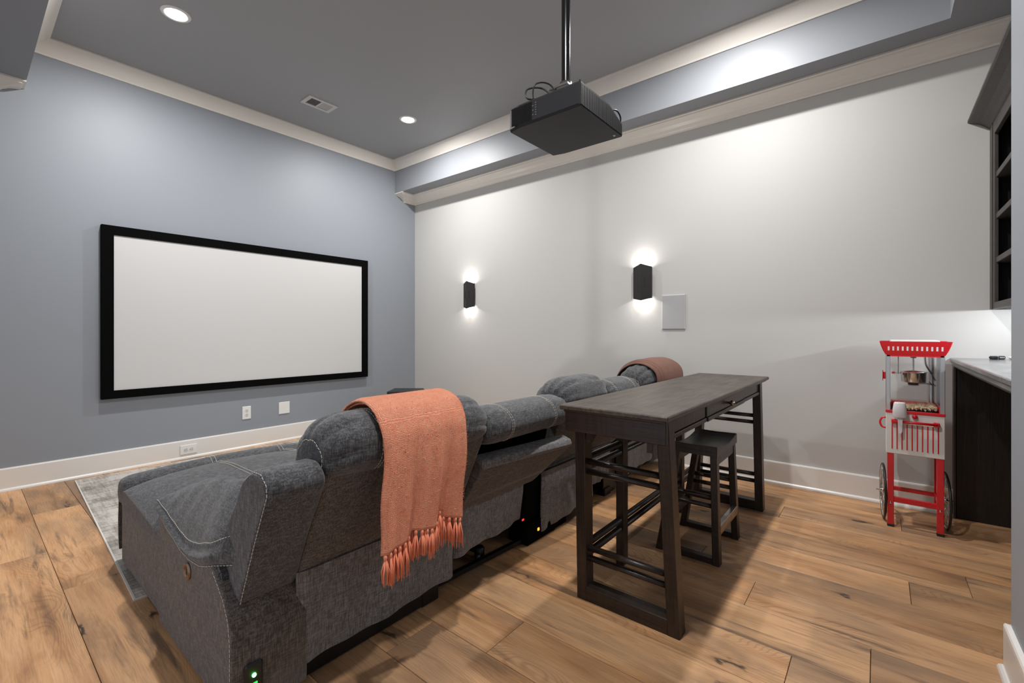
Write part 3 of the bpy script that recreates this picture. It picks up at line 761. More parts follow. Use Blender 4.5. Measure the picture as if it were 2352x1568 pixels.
# --- hanging back skirts with wavy bottoms
def skirt(x0, x1, zt, zb0, zb1, y0=1.462, y1=1.485, wav=.006, seed=0):
    nx, nz = 34, 14; rr = random.Random(seed); ph_ = rr.uniform(0, 6)
    front = []
    for j in range(nz + 1):
        row = []
        for i in range(nx + 1):
            a = i / nx; b = j / nz; x = x0 + (x1 - x0) * a
            zb_ = zb0 + (zb1 - zb0) * a + .002 * math.sin(9 * a + ph_)
            edge = min(a, 1 - a)
            y = y0 + (y1 - y0) * b - wav * b * math.sin(11 * a + ph_ + 1.3 * b) - .004 * b * math.sin(27 * a + ph_) + (.012 * (1 - edge / .04) if edge < .04 else 0)
            xx = x + (.004 * math.sin(5 * b + ph_) * (1 - edge / .08) if edge < .08 else 0)
            row.append((xx, y, zt + (zb_ - zt) * b))
        front.append(row)
    back = [[(p[0], p[1] + .006, p[2]) for p in r] for r in front]
    mb = MB().grid(front, True); mb.grid(back, True)
    def strip(A, B):
        mb.add(A + B, [(i, i + 1, len(A) + i + 1, len(A) + i) for i in range(len(A) - 1)], False)
    strip(front[-1], back[-1]); strip([r[0] for r in front], [r[0] for r in back]); strip([r[-1] for r in front], [r[-1] for r in back])
    return mb.build('back_skirt', make_skirt, sofa)
skirt(.690, 1.392, .372, .060, .068, 1.448, 1.462, .005, seed=1)
skirt(1.425, 1.925, .372, .122, .145, 1.470, 1.492, .008, seed=2)
skirt(2.055, 2.640, .372, .035, .085, 1.448, 1.455, .006, seed=3)
skirt(2.660, 2.930, .372, .12, .13, 1.475, 1.495, seed=4)
skirt(3.060, 3.620, .40, .10, .12, 1.430, 1.445, .003, seed=5)
# --- black undercarriage
MB().box(.70, 1.30, 1.478, 1.520, .004, .10, .004).box(1.22, 1.315, 1.474, 1.54, .0, .10, .006).box(.66, .73, 1.480, 1.54, .0, .06, .006).build('base_frame', M['black_metal'], sofa)
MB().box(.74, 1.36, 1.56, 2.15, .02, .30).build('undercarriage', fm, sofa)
MB().prism([(1.30, 1.530), (1.99, 1.490), (1.99, 1.512), (1.30, 1.552)], 2, .012, .034).build('tie_rail', M['black_metal'], sofa)
hk = MB().box(1.50, 1.68, 1.63, 1.67, .04, .07, .004).box(1.64, 1.67, 1.56, 1.66, .04, .065, .004)
hk.lathe([(0, .0), (.024, .0), (.026, .01), (.026, .055), (.018, .065), (0, .065)], (1.675, 1.575, 0), 20); hk.lathe([(.0, .0), (.014, .0), (.016, .04), (0, .045)], (1.64, 1.555, 0), 16)
hk.build('castor', M['black_metal'], sofa)
MB().box(1.93, 2.20, 1.462, 1.60, .0, .12, .006).box(1.93, 2.08, 1.480, 1.60, .12, .36, .006).box(2.20, 2.33, 1.470, 1.60, .0, .05, .005).build('mechanism_box', fm, sofa)
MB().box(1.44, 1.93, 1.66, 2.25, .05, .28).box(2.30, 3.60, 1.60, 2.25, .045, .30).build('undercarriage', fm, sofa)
MB().box(2.34, 3.58, 1.54, 1.565, .015, .045, .003).box(2.86, 3.04, 1.50, 1.60, 0, .30, .004).box(2.86, 2.95, 1.49, 1.56, .0, .05).build('base_frame', M['black_metal'], sofa)
am = mat('amber_led', (1, .5, .05), .4); P(am).inputs['Emission Color'].default_value = (1, .45, .03, 1); P(am).inputs['Emission Strength'].default_value = 1.2
o = MB().box(2.020, 2.034, 1.457, 1.464, .055, .070, .001).build('amber_light', am, sofa); o['label'] = 'small amber indicator light'
rd = mat('red_led', (1, .05, .04), .4); P(rd).inputs['Emission Color'].default_value = (1, .04, .03, 1); P(rd).inputs['Emission Strength'].default_value = .8
o = MB().box(1.905, 1.922, 1.478, 1.482, .140, .150, .001).build('red_light', rd, sofa); o['label'] = 'small red indicator light'
# --- seats, far arm (on the side towards the screen)
for x0, x1, y1 in ((1.455, 2.045, 2.34), (2.065, 2.64, 2.34), (2.655, 3.03, 2.34), (3.045, 3.70, 2.34)):
    cushion([(y1, .06), (y1 + .02, .30), (y1 - .01, .40), (y1 - .08, .435), (2.0, .44), (1.62, .43), (1.60, .30), (1.8, .05)], x0, x1, 'seat', FAB, .04, .02)
slab(rnd([(1.50, .035), (1.50, .50), (2.25, .52), (2.27, .035)], .03), 3.70, 3.90, 'far_arm', FAB, .02)

# ------------------------------------------------------------------ coral throw over the first headrest
th = empty('coral_throw', (1.07, 1.30, .70)); tag(th, 'coral pink woven throw with knotted fringe draped over the headrest nearest the sofa arm', 'throw')
path = catmull([(1.600, .66), (1.566, .76), (1.535, .828), (1.470, .885), (1.385, .906), (1.300, .885), (1.250, .830), (1.238, .750), (1.236, .640), (1.238, .54), (1.240, .44)], 7, False)
def arclen(p):
    a = [0]
    for q, r in zip(p, p[1:]): a.append(a[-1] + math.hypot(r[0] - q[0], r[1] - q[1]))
    return a
al = arclen(path)
def path_at(s):
    s = max(0, min(al[-1], s))
    for i in range(len(al) - 1):
        if al[i + 1] >= s:
            t = (s - al[i]) / (al[i + 1] - al[i] + 1e-9)
            a, b = path[i], path[i + 1]; dy, dz = b[0] - a[0], b[1] - a[1]; l = math.hypot(dy, dz) or 1
            return (a[0] + dy * t, a[1] + dz * t), (dz / l, -dy / l)   # point and normal (outwards/back)
    return path[-1], (-1, 0)
def fold_sheet(xa0, xa1, xb0, xb1, s_end, off, folds, amp, ph0, nx=44, ns=90, s_start=0):
    """xa: x range at the top/front, xb: x range at the hem"""
    rows = []; uv = []
    for j in range(ns + 1):
        s = s_start + (s_end - s_start) * j / ns; (y, z), (ny, nz) = path_at(s); row = []
        if s > al[-1]: z -= (s - al[-1])
        t = max(0, (s - al[-1] * .42) / (al[-1] * .58))
        for i in range(nx + 1):
            a = i / nx
            x = (xa0 + (xa1 - xa0) * a) * (1 - min(1, s / al[-1])) + (xb0 + (xb1 - xb0) * a) * min(1, s / al[-1])
            wv = amp * t * (math.sin(folds * 2 * PI * a + ph0 + .7 * t) + .4 * math.sin(folds * 4.7 * PI * a + 1.7 * ph0))
            ed = min(a, 1 - a) / .06; curl = -.010 * (1 - min(1, ed)) ** 2
            sk = .004 * math.sin(23 * s + 5 * a)
            dd = off + wv + curl
            # outward normal points away from the headrest: up on top, back behind
            row.append((x + sk, y - abs(ny) * dd if s > al[-1] * .35 else y + (1 if s < al[-1] * .2 else 0) * .0 - (0 if s < al[-1] * .2 else abs(ny) * dd), z + (abs(nz) * dd if s < al[-1] * .55 else 0)))
            uv.append((x, s))
        rows.append(row)
    return rows, uv
def cloth(rows, uv, name, m, parent, th_=.005):
    mb = MB().grid(rows, True); mb.uv = uv
    o = mb.build(name, m, parent, fix=False)
    md = o.modifiers.new('solid', 'SOLIDIFY'); md.thickness = th_; md.offset = 0
    return o
# two long layers; the hem steps where the folds overlap
HEM = [(0, .0), (.30, -.004), (.345, -.022), (.37, -.034), (.62, -.012), (.655, -.03), (.68, -.040), (1, .002)]
hems = []
for lay, (off, xs_, sh) in enumerate(((.013, 0, 0), (.004, .012, -.022))):
    rows, uv = fold_sheet(.893 + xs_, 1.275 - xs_, .846 + xs_, 1.222 - xs_ * .5, al[-1], off, 2.1 if lay == 0 else 1.6, .009, .3 + lay, nx=72, ns=100)
    for i in range(73):
        a = i / 72; dh = lerp_tab(HEM, a) + sh; step = .008 * (1 / (1 + math.exp(-(a - .34) * 90)) + 1 / (1 + math.exp(-(a - .66) * 90)))
        for j in range(len(rows)):
            t = max(0, (j / 100 - .5) * 2); p = rows[j][i]; rows[j][i] = (p[0], p[1] + step * t, p[2] + (-dh) * t)
    cloth(rows, uv, 'woven_panel', M['coral'], th, .006); hems.append(rows)
toprows = hems[0]
rr = random.Random(3)
def tassel(p, ln, lean):
    mb = MB(); p = Vector(p)
    mb.lathe([(0, .006), (.0050, .003), (.0068, -.003), (.0055, -.010), (.0045, -.014)], tuple(p), 8)
    for k in range(15):
        a = 2 * PI * k / 15 + rr.random(); r1 = rr.uniform(.004, .015)
        l_ = ln * rr.uniform(.8, 1.08)
        q0 = p + Vector((.0028 * math.cos(a), .0028 * math.sin(a), -.010)); q2 = p + Vector((r1 * math.cos(a) + lean, r1 * .7 * math.sin(a), -l_))
        q1 = (q0 + q2) / 2 + Vector((.004 * math.cos(a) + rr.uniform(-.002, .002), .004 * math.sin(a), 0))
        mb.tube([q0, q1, q2], [.0022, .0024, .0013], 4, True, True)
    o = mb.build('tassel', M['coral_yarn'], th); return o
for rows, cnt in zip(hems, (16, 9)):
    hem = rows[-1]
    for k in range(cnt):
        h = hem[int((k + .5) / cnt * (len(hem) - 1))]
        tassel((h[0], h[1], h[2] - .004), rr.uniform(.080, .108), rr.uniform(-.006, .006))
# loose boucle fibres along the surface
fz = MB(); rows = toprows
for k in range(2600):
    j = rr.randrange(len(rows) - 1); i = rr.choice([0, 72]) if rr.random() < .22 else rr.randrange(73)
    p = Vector(rows[j][i]) + Vector((0, -.003, .0)); d = Vector((rr.uniform(-1, 1), -rr.random() * .8, rr.uniform(-.3, 1))).normalized() * rr.uniform(.003, .009); e = Vector((rr.uniform(-1, 1), rr.uniform(-1, 1), rr.uniform(-1, 1))) * .0006
    m1 = p + d * .6 + Vector((rr.uniform(-1, 1), 0, rr.uniform(-1, 1))) * .0015
    fz.add([p - e, p + e, m1 + e, m1 - e, p + d], [(0, 1, 2, 3), (3, 2, 4)])
fz.build('loose_fibres', M['coral_yarn'], th, fix=False)['kind'] = 'stuff'

# ------------------------------------------------------------------ brown throw over the far headrest
tb = empty('brown_throw', (3.4, 1.38, .8)); tag(tb, 'folded brown fleece throw over the headrest closest to the white wall', 'throw')
pC = [(y + .005, z + .05) for y, z in profA]
base = catmull([(1.585, .66), (1.575, .80), (1.530, .885), (1.455, .935), (1.375, .950), (1.300, .930), (1.245, .880), (1.235, .800), (1.245, .70), (1.27, .62)], 7, False)
for k, (x0, x1, off) in enumerate(((3.185, 3.62, .002), (3.215, 3.68, .012), (3.24, 3.66, .020))):
    rows = []; uv = []
    for j, (y, z) in enumerate(base):
        a = base[max(j - 1, 0)]; b = base[min(j + 1, len(base) - 1)]; dy, dz = b[0] - a[0], b[1] - a[1]; l = math.hypot(dy, dz); ny, nz = dz / l, -dy / l
        if (y - 1.40) * ny + (z - .72) * nz < 0: ny, nz = -ny, -nz
        row = []
        for i in range(31):
            s = i / 30; e = min(s, 1 - s) / .05
            o2 = off - (.010 * (1 - e) ** 2 if e < 1 else 0) + .002 * math.sin(7 * s + j * .15)
            row.append((x0 + (x1 - x0) * s + .006 * math.sin(j * .13 + k), y + ny * o2, z - .026 + nz * o2)); uv.append((s, j / 60))
        rows.append(row)
    cloth(rows, uv, 'fleece_layer', M['brown_throw'], tb, .006)

# ------------------------------------------------------------------ console table
tbl = empty('console_table', (2.507, .80, 0)); tag(tbl, 'long dark espresso wood console table behind the sofa with one knobbed drawer', 'table')
TX, TYw, TZ = M['table_x'], M['table_y'], M['table_z']
MB().box(1.575, 3.440, .575, 1.030, .830, .850, .004).build('tabletop', M['table_top'], tbl)
MB().box(1.588, 3.427, .588, 1.017, .820, .831, .003).build('top_lip', TX, tbl)
def splay_leg(xb0, xb1, yb0, yb1, yt0, yt1, z0=0, z1=.822, xt=None, b=.003, parent=tbl, m=None, xt1=None):
    xt0 = xb0 if xt is None else xt; xt1_ = xb1 if xt1 is None else xt1
    ch = lambda x0, x1, y0, y1: [(x0 + b, y0), (x1 - b, y0), (x1, y0 + b), (x1, y1 - b), (x1 - b, y1), (x0 + b, y1), (x0, y1 - b), (x0, y0 + b)]
    A = [(x, y, z0) for x, y in ch(xb0, xb1, yb0, yb1)]; B = [(x, y, z1) for x, y in ch(xt0, xt1_, yt0, yt1)]
    return MB().add(A + B, [(i, (i + 1) % 8, 8 + (i + 1) % 8, 8 + i) for i in range(8)] + [tuple(range(8)), tuple(range(8, 16))]).build('leg', m or TZ, parent)
for xa, xb_ in ((1.700, 1.765), (3.250, 3.315)):
    dx = -.055 if xa < 2 else .055
    splay_leg(xa, xb_, .577, .624, .603, .650, xt=xa + dx * .9, xt1=xb_ + dx * .9)
    splay_leg(xa, xb_, .972, 1.019, .955, 1.002, xt=xa + dx * .9, xt1=xb_ + dx * .9)
    MB().box(xa, xb_, .622, .975, 0, .060, .003).build('floor_bar', TYw, tbl)
    for z in (.600, .557, .222, .178):
        xc = (xa + xb_) / 2 + dx * .9 * z / .82
        MB().tube([(xc, .60, z), (xc, .99, z)], .0155, 10, flat=.8).build('rung', TYw, tbl)
for xa in (2.063, 2.905):
    MB().box(xa, xa + .050, .972, 1.014, 0, .822, .003).build('leg', TZ, tbl)
for z in (.600, .557, .222, .178):
    r = MB().tube([(1.70, .996, z), (3.31, .996, z)], .0165, 10, flat=.85); r.build('rail', TX, tbl)
for x0, x1 in ((1.596, 1.640), (3.376, 3.420)):
    MB().box(x0, x0 + .022, .590 if x0 < 2 else .70, 1.015, .742 if x0 < 2 else .785, .822, .003).build('end_apron', TYw, tbl)
MB().box(1.70, 3.32, .985, 1.008, .748, .822, .002).build('back_apron', TX, tbl)
MB().box(1.70, 2.146, .613, .640, .762, .822, .002).build('front_apron', TX, tbl)
MB().box(2.866, 3.32, .613, .640, .762, .822, .002).build('front_apron', TX, tbl)
MB().box(1.70, 2.146, .606, .640, .742, .760, .003).build('apron_rail', TX, tbl)
MB().box(2.866, 3.32, .606, .640, .742, .760, .003).build('apron_rail', TX, tbl)
dr = MB().box(2.152, 2.860, .608, .640, .762, .818, .003).box(2.152, 2.860, .601, .640, .742, .7605, .003).build('drawer', TX, tbl)
kn = MB().lathe([(.006, .608), (.006, .597), (.011, .591), (.015, .583), (.013, .575), (.006, .571), (0, .570)], (2.50, 0, .787), 18, axis=1).build('knob', M['brass_dull'], dr)
kn['label'] = 'round metal knob'
for k in range(2):
    y0 = .668 if k == 0 else .93
    MB().prism([(1.66, .752), (1.73, .752), (1.66, .690)], 1, y0, y0 + .02).build('corner_brace', TX, tbl)

# ------------------------------------------------------------------ stool
st = empty('counter_stool', (2.565, .75, 0)); tag(st, 'dark espresso wood stool with a dished seat tucked under the console table', 'stool')
rows_t = []; nx = 18
sx0_, sx1_, sy0_, sy1_ = 2.372, 2.768, .622, .842
def seat_z(a): return .580 - .024 * max(0, math.sin(PI * a)) ** .8
mb = MB(); top = []; bot = []
for i in range(nx + 1):
    a = i / nx; x = sx0_ + (sx1_ - sx0_) * a; z = seat_z(a)
    top.append([(x, sy0_, z - .002), (x, sy0_ + .004, z), (x, (sy0_ + sy1_) / 2, z - .003), (x, sy1_ - .004, z), (x, sy1_, z - .002), (x, sy1_, .528), (x, sy0_, .528)])
mb.grid(top, False, True); n_ = 7
mb.f += [tuple(range(7)), tuple(range(nx * 7, nx * 7 + 7))]; mb.sm += [False, False]
sm_ = make_darkwood('stool_seat_wood', (.010, .008, .007), (.032, .025, .022), 1, .35)
mb.build('seat', sm_, st)
for (xb0, dx) in ((2.350, .026), (2.722, -.010)):
    splay_leg(xb0, xb0 + .048, .606, .640, .626, .658, z1=.530, xt=xb0 + dx, xt1=xb0 + .044 + dx, parent=st)
    splay_leg(xb0, xb0 + .048, .892, .926, .806, .838, z1=.530, xt=xb0 + dx, xt1=xb0 + .044 + dx, parent=st)
    MB().box(xb0 + .004, xb0 + .044, .636, .896, 0, .030, .002).build('floor_bar', TYw, st)
    for z in (.322, .278):
        xc = xb0 + .022 + dx * z / .53
        MB().tube([(xc, .63, z), (xc, .875, z)], .0135, 10, flat=.85).build('rung', TYw, st)
worn = make_darkwood('worn_tan_wood', (.10, .06, .035), (.34, .22, .12), 0, .5)
ft = MB().box(2.392, 2.728, .610, .634, .142, .186, .002).build('footrest_rail', worn, st); ft['label'] = 'footrest rail worn to tan wood'
o = MB().box(2.394, 2.726, .611, .635, .186, .1885, .0008).build('kick_plate', M['steel'], ft); o['label'] = 'scuffed metal strip'
MB().box(2.392, 2.728, .875, .897, .142, .186, .002).build('footrest_rail', TX, st)
for y0 in (.628, .812): MB().box(2.40, 2.74, y0, y0 + .02, .480, .530, .002).build('seat_apron', TX, st)

# ------------------------------------------------------------------ popcorn cart
RED = mat('gloss_red_enamel', (.62, .012, .022), .25, 0, Coat_Weight=.4); WHT = mat('white_enamel', (.72, .70, .67), .3)
ALU = mat('satin_aluminium', (.62, .64, .66), .32, .85); GLS = mat('clear_glass', (1, 1, 1), .02, 0, Transmission_Weight=1, IOR=1.45, Alpha=.35)
CHR = mat('bright_chrome', (.75, .75, .74), .08, 1)
ct = empty('popcorn_cart', (3.60, -.157, 0)); tag(ct, 'small red and white popcorn cart standing against the white wall', 'popcorn machine')
cx0, cx1, cy0, cy1 = 3.485, 3.735, -.285, -.030
# legs with rubber feet
for x in (cx0 + .002, cx1 - .028):
    for y in (cy0 + .004, cy1 - .036):
        front = x < 3.6
        lg = MB().box(x, x + .026, y, y + .030 if front else y + .026, .014 if front else .10, .44, .002).build('leg', RED, ct)
        if front:
            MB().box(x - .001, x + .027, y - .001, y + .031, 0, .018, .003).build('rubber_foot', M['black_plastic'], lg)
            MB().lathe([(0, x - .004), (.006, x - .003), (.007, x)], (0, y + .015, .142), 10, axis=0).build('bolt', CHR, lg)
MB().box(cx0 + .006, cx0 + .024, cy0 + .03, cy1 - .03, .148, .178, .002).build('cross_bar', RED, ct)
MB().box(cx1 - .022, cx1 - .006, cy0 + .03, cy1 - .03, .158, .182, .002).build('cross_bar', RED, ct)
for y in (cy0 + .008, cy1 - .026): MB().box(cx0 + .024, cx1 - .02, y, y + .018, .152, .178, .002).build('side_bar', RED, ct)
# lower cabinet
MB().box(cx0, cx1, cy0, cy1, .434, .674, .003).build('cabinet', WHT, ct)
for k in range(10):
    y = cy1 - .028 - k * (cy1 - cy0 - .056) / 9
    MB().box(cx0 - .0016, cx0 + .001, y - .0028, y + .0028, .463, .612).build('red_stripe', RED, ct)
hb = MB().tube([(cx0 - .024, cy1 - .03, .628), (cx0 - .024, cy0 + .03, .628)], .0075, 10)
hb.box(cx0 - .030, cx0, cy1 - .050, cy1 - .024, .616, .640, .003).box(cx0 - .030, cx0, cy0 + .024, cy0 + .050, .616, .640, .003)
hb.build('push_bar', RED, ct)
MB().lathe([(0, cx0 - .016), (.010, cx0 - .016), (.013, cx0 - .010), (.013, cx0)], (0, -.158, .661), 16, axis=0).build('latch_knob', RED, ct)
MB().tube(catmull([(cx0 + .05, cy1, .575), (cx0 + .05, cy1 + .018, .580), (cx0 + .05, cy1 + .027, .605), (cx0 + .05, cy1 + .018, .632), (cx0 + .05, cy1, .637)], 6, False), .0055, 8).build('side_handle', RED, ct)
# wheels
for y in (cy1 + .012, cy0 - .012):
    tyre = MB()
    R_ = .160; pts = [(3.640 + R_ * math.cos(2 * PI * k / 40), y + .0115 * math.cos(2 * PI * k / 40), .167 + R_ * math.sin(2 * PI * k / 40)) for k in range(41)]
    wh = MB().tube(pts, .0065, 8, False).build('wheel', M['black_plastic'], ct)
    sp = MB()
    pts2 = [(3.640 + (R_ - .009) * math.cos(2 * PI * k / 40), y + .011 * math.cos(2 * PI * k / 40), .167 + (R_ - .009) * math.sin(2 * PI * k / 40)) for k in range(41)]
    sp.tube(pts2, .0045, 6, False)
    for k in range(14):
        a = 2 * PI * k / 14; sp.tube([(3.640, y, .167), (3.640 + .15 * math.cos(a), y + .0108 * math.cos(a), .167 + .15 * math.sin(a))], .0016, 5)
    sp.build('spokes', CHR, wh)
    sg = 1 if y > cy1 else -1
    MB().lathe([(.004, y - sg * .01), (.012, y - sg * .008), (.012, y + sg * .010), (.005, y + sg * .014), (.0045, y + sg * .034), (0, y + sg * .035)], (3.640, 0, .167), 14, axis=1).build('hub', CHR, wh)
# popping chamber
MB().box(cx0 - .003, cx1 + .003, cy0 - .002, cy1 + .002, .674, .690, .002).build('tray_rim', RED, ct)
for (x, y) in ((cx0, cy0), (cx0, cy1 - .020), (cx1 - .02, cy0), (cx1 - .02, cy1 - .020)):
    MB().box(x, x + .02, y, y + .020, .688, 1.018, .002).build('corner_post', ALU, ct)
for (a, b, c, d) in ((cx0 + .006, cx0 + .009, cy0 + .018, cy1 - .018), (cx1 - .009, cx1 - .006, cy0 + .018, cy1 - .018), (cx0 + .018, cx1 - .018, cy1 - .009, cy1 - .006), (cx0 + .018, cx1 - .018, cy0 + .006, cy0 + .009)):
    MB().box(a, b, c, d, .690, 1.016).build('glass_pane', GLS, ct)
# tray walls inside (red), low at the front
MB().box(cx0 + .02, cx1 - .02, cy0 + .02, cy0 + .024, .688, .725).box(cx1 - .024, cx1 - .02, cy0 + .02, cy1 - .02, .688, .725).box(cx0 + .02, cx1 - .02, cy1 - .024, cy1 - .02, .688, .735).box(cx0 + .02, cx1 - .02, cy0 + .02, cy1 - .02, .676, .690).build('popcorn_tray', RED, ct)
# kettle
kc = (3.61, -.157)
kt = MB().lathe([(0, .850), (.052, .850), (.057, .855), (.058, .905), (.060, .910), (.062, .910), (.062, .913), (.050, .918), (.015, .926), (0, .926)], (kc[0], kc[1], 0), 32).build('kettle', CHR, ct)
MB().lathe([(0, .832), (.024, .832), (.026, .850)], (kc[0], kc[1], 0), 20).build('heater_cup', M['black_plastic'], kt)
MB().lathe([(.004, .92), (.004, 1.008)], (kc[0], kc[1], 0), 10).lathe([(.022, 1.010), (.022, 1.004), (.014, 1.002), (.013, .994), (0, .994)], (kc[0], kc[1], 0), 20).build('stirrer_rod', M['steel'], kt)
MB().tube([(kc[0], kc[1] + .058, .902), (kc[0], kc[1] + .085, .902)], .003, 6).tube([(kc[0] + .01, kc[1] + .068, .895), (kc[0] + .01, kc[1] + .068, 1.010)], .0022, 6).build('tilt_arm', M['steel'], kt)
MB().lathe([(0, kc[1] + .100), (.006, kc[1] + .098), (.007, kc[1] + .088), (.004, kc[1] + .084)], (kc[0], 0, .902), 10, axis=1).build('tilt_knob', RED, kt)
MB().tube(catmull([(kc[0] + .02, kc[1] - .01, .842), (kc[0] + .03, kc[1] - .06, .843), (kc[0] + .05, kc[1] - .10, .832)], 6, False), .0035, 6).tube(catmull([(kc[0] + .05, kc[1] - .055, 1.01), (kc[0] + .05, kc[1] - .06, .95), (kc[0] + .055, kc[1] - .085, .90), (kc[0] + .06, kc[1] - .10, .86)], 6, False), .004, 6).build('power_cord', M['black_plastic'], kt)
MB().lathe([(.014, .69), (.014, 1.012)], (cx1 - .045, cy0 + .045, 0), 20).build('rear_column', CHR, ct)
# door knob on the side glass
MB().box(3.60, 3.625, cy1, cy1 + .012, .862, .905, .003).box(3.592, 3.633, cy1 + .012, cy1 + .016, .852, .915, .002).build('door_handle', RED, ct)
# canopy: flared red hood, white slots
canopy = MB()
lv = [(1.006, 0.000, -.001), (1.014, 0.0, -.001), (1.020, .004, .0), (1.040, .014, .0), (1.070, .024, .0), (1.094, .030, .0), (1.094, .027, .0), (1.060, .016, .0)]
rws = []
for z, e, _ in lv:
    x0, x1, y0, y1 = cx0 - e * .6, cx1 + e * .6, cy0 - e, cy1 + e; c_ = .004
    rws.append([(x0 + c_, y0, z), (x1 - c_, y0, z), (x1, y0 + c_, z), (x1, y1 - c_, z), (x1 - c_, y1, z), (x0 + c_, y1, z), (x0, y1 - c_, z), (x0, y0 + c_, z)])
canopy.grid(rws, False, True)
canopy.f.append(tuple(range(8))); canopy.sm.append(False)
cn_ = canopy.build('canopy', RED, ct)
MB().box(cx0 + .01, cx1 - .01, cy0 + .02, cy1 - .02, 1.060, 1.102, .004).build('canopy_lid', WHT, cn_)
WS = mat('slot_white', (.85, .78, .76), .4)
for k in range(12):
    y = cy1 - .012 - k * (cy1 - cy0 - .024) / 11
    mt = Matrix.Translation((cx0 - .0112, y, 1.053)) @ Matrix.Rotation(math.radians(-12), 4, 'Y')
    MB().box(-.0012, .0012, -.0040, .0040, -.012, .012, mt=mt).build('slot', WS, cn_)
# popcorn lying in the tray
pcm = mat('popcorn_cream', rough=.8); L(pcm, ramp(pcm, noise(pcm, coords(pcm), 120, 2), [(.4, (.62, .42, .20)), (.6, (.86, .76, .58))]), P(pcm).inputs['Base Color'])
pc = MB(); r5 = random.Random(5)
for k in range(560):
    x = r5.uniform(cx0 + .024, cx1 - .03); y = r5.uniform(cy0 + .03, cy1 - .05); hgt = .693 + .028 * (1 - (y - cy0) / (cy1 - cy0)) ** .7 * r5.random() ** .5
    r_ = r5.uniform(.004, .0075)
    ico = [(0, 0, 1), (.9, 0, .4), (.3, .85, .4), (-.7, .5, .4), (-.7, -.5, .4), (.3, -.85, .4), (0, 0, -1)]
    vs = [(x + a * r_ * r5.uniform(.6, 1.2), y + b * r_ * r5.uniform(.6, 1.2), hgt + c * r_ * r5.uniform(.6, 1.2)) for a, b, c in ico]
    pc.add(vs, [(0, i, i % 5 + 1) for i in range(1, 6)] + [(6, i % 5 + 1, i) for i in range(1, 6)])
o = pc.build('popcorn', pcm); tag(o, 'loose popcorn left in the bottom of the cart chamber', 'popcorn', kind='stuff')
# white plastic scoop hooked over the bar
sc = empty('popcorn_scoop', (3.455, -.100, .565)); tag(sc, 'translucent white plastic scoop hooked on the push bar of the popcorn cart', 'scoop')
spm = mat('milky_plastic', (.80, .78, .80), .35, 0, Transmission_Weight=.15)
cup = MB(); rws = []
for k, (z, ry, rx, dy) in enumerate([(.655, .030, .018, 0), (.665, .033, .021, 0), (.70, .032, .022, .001), (.735, .027, .020, .001), (.742, .023, .017, .001)]):
    rws.append([(3.452 + rx * math.cos(2 * PI * i / 20), -.092 + dy + ry * math.copysign(abs(math.sin(2 * PI * i / 20)) ** .7, math.sin(2 * PI * i / 20)), z) for i in range(20)])
cup.grid(rws, True, True); cup.f += [tuple(range(len(cup.v) - 20, len(cup.v)))]; cup.sm += [False]
cup.build('scoop_cup', spm, sc)
MB().prism([(-.104, .655), (-.082, .655), (-.084, .575), (-.088, .562), (-.098, .562), (-.102, .575)], 0, 3.446, 3.454).build('scoop_handle', spm, sc)

# ------------------------------------------------------------------ bar: worktop, end panel, shelf cabinet
ctm = mat('grey_quartz', rough=.18)
vn = noise(ctm, coords(ctm, (1, 2.2, 1)), 3.2, 5, .6, 1.4)
L(ctm, ramp(ctm, vn, [(.36, (.085, .085, .09)), (.475, (.12, .12, .125)), (.50, (.24, .235, .23)), (.525, (.12, .12, .125)), (.7, (.09, .09, .095))]), P(ctm).inputs['Base Color'])
wt = empty('bar_worktop', (3.1, -.65, .94)); tag(wt, 'veined grey stone bar worktop beside the popcorn cart', 'worktop')
edge = [(-.347, .988), (-.343, .984), (-.343, .968), (-.349, .960), (-.351, .944), (-.357, .936), (-.362, .930), (BY + .002, .930), (BY + .002, .988)]
MB().prism(edge, 0, NBX + .002, EX - .002).build('slab', ctm, wt)
cbm = make_darkwood('black_stained_wood', (.006, .0045, .004), (.016, .012, .010), 2, .45)
cg = make_darkwood('charcoal_paint', (.040, .034, .031), (.060, .052, .048), 2, .45)
t = empty('bar_base_cabinet', (3.1, -.65, 0)); tag(t, 'black stained base cabinet supporting the stone bar worktop', 'cabinet')
MB().box(3.893, EX - .001, BY + .004, -.366, 0, .930, .003).build('end_panel', cbm, t)
MB().box(3.885, EX - .001, -.366, -.354, 0, .930, .002).build('face_stile', cg, t)
MB().box(NBX + .03, 3.893, BY + .004, BY + .03, 0, .930).build('back_panel', cbm, t)
cab = empty('bar_shelf_cabinet', (3.1, -.75, 1.283)); tag(cab, 'charcoal open-shelved wall cabinet with a coved crown above the bar', 'cabinet')
CF = -.516
o = MB().box(NBX + .02, EX - .002, BY + .002, BY + .012, 1.283, 2.40).build('cabinet_back', cbm, cab)
MB().box(EX - .022, EX - .002, BY + .012, CF - .02, 1.283, 2.40).build('side_panel', cbm, cab)
MB().box(NBX + .02, NBX + .04, BY + .012, CF - .02, 1.283, 2.40).build('side_panel', cbm, cab)
MB().box(3.80, EX - .002, CF - .02, CF, 1.283, 2.385, .003).build('face_stile', cg, cab)
MB().box(3.838, 3.846, CF, CF + .004, 1.283, 2.385, .001).build('stile_bead', cg, cab)
MB().box(NBX + .02, NBX + .08, CF - .02, CF, 1.283, 2.385, .003).build('face_stile', cg, cab)
MB().box(NBX + .08, 3.80, CF - .02, CF, 1.283, 1.322, .002).build('bottom_rail', cg, cab)
MB().box(NBX + .08, 3.80, CF - .02, CF, 2.30, 2.385, .002).build('top_rail', cg, cab)
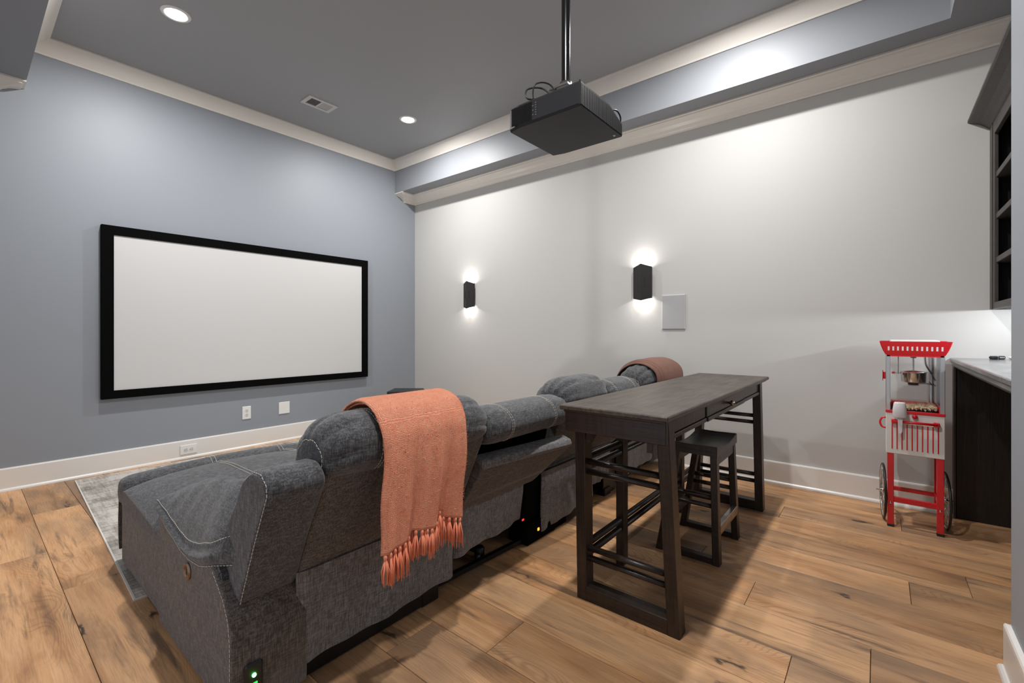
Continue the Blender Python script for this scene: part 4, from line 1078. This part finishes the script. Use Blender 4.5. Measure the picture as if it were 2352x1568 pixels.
MB().box(NBX + .03, EX - .02, BY + .012, CF - .02, 1.307, 1.318).build('cabinet_floor', cg, cab)
MB().box(NBX + .03, EX - .02, BY + .012, CF - .02, 2.385, 2.40).build('cabinet_top', cg, cab)
for z in (2.045, 1.805, 1.551):
    MB().box(NBX + .04, EX - .022, BY + .012, CF - .008, z, z + .032, .002).build('shelf', cg, cab)
MB().box(3.02, 3.04, BY + .012, CF - .02, 1.318, 2.385).build('divider', cbm, cab)
crn = [(CF, 2.373), (CF + .006, 2.376), (CF + .020, 2.392), (CF + .045, 2.412), (CF + .075, 2.425), (CF + .088, 2.430), (CF + .095, 2.436), (CF + .095, 2.449), (CF, 2.449), (CF - .02, 2.449), (CF - .02, 2.373)]
MB().prism(crn, 0, NBX + .002, EX - .002).build('crown', cg, cab)
t = empty('under_cabinet_light', (3.06, -.70, 1.30)); tag(t, 'thin lit strip light under the bar shelf cabinet', 'light')
sl = mat('strip_glow', (1, 1, 1), .5); P(sl).inputs['Emission Color'].default_value = (.93, .97, 1, 1); P(sl).inputs['Emission Strength'].default_value = 6
MB().box(2.30, 3.82, -.72, -.68, 1.298, 1.306, .001).build('housing', WHT, t)
MB().box(2.31, 3.81, -.715, -.685, 1.2955, 1.298).build('diffuser', sl, t)
# small things on the worktop
t = empty('black_remote', (3.88, -.54, .988), math.radians(-50)); tag(t, 'small rounded black gadget lying on the grey bar worktop', 'remote')
rm_ = MB(); rm_.local = True; rm_.box(-.042, .042, -.013, .013, .0005, .020, .006).build('case', M['black_plastic'], t)
rm_ = MB(); rm_.local = True; rm_.box(-.009, -.007, -.0135, .0135, .001, .0205, .001).box(.0, .034, -.0135, -.012, .007, .014, .001).build('grey_mark', mat('grey_print', (.35, .37, .40), .4), t)
t = empty('white_dish', (3.86, -.605, .988)); tag(t, 'tiny white and dark dish at the edge of the bar worktop', 'dish')
MB().lathe([(0, .989), (.014, .989), (.022, .996), (.024, 1.006), (.022, 1.006), (.019, .997), (0, .993)], (3.86, -.605, 0), 20).build('bowl', WHT, t)
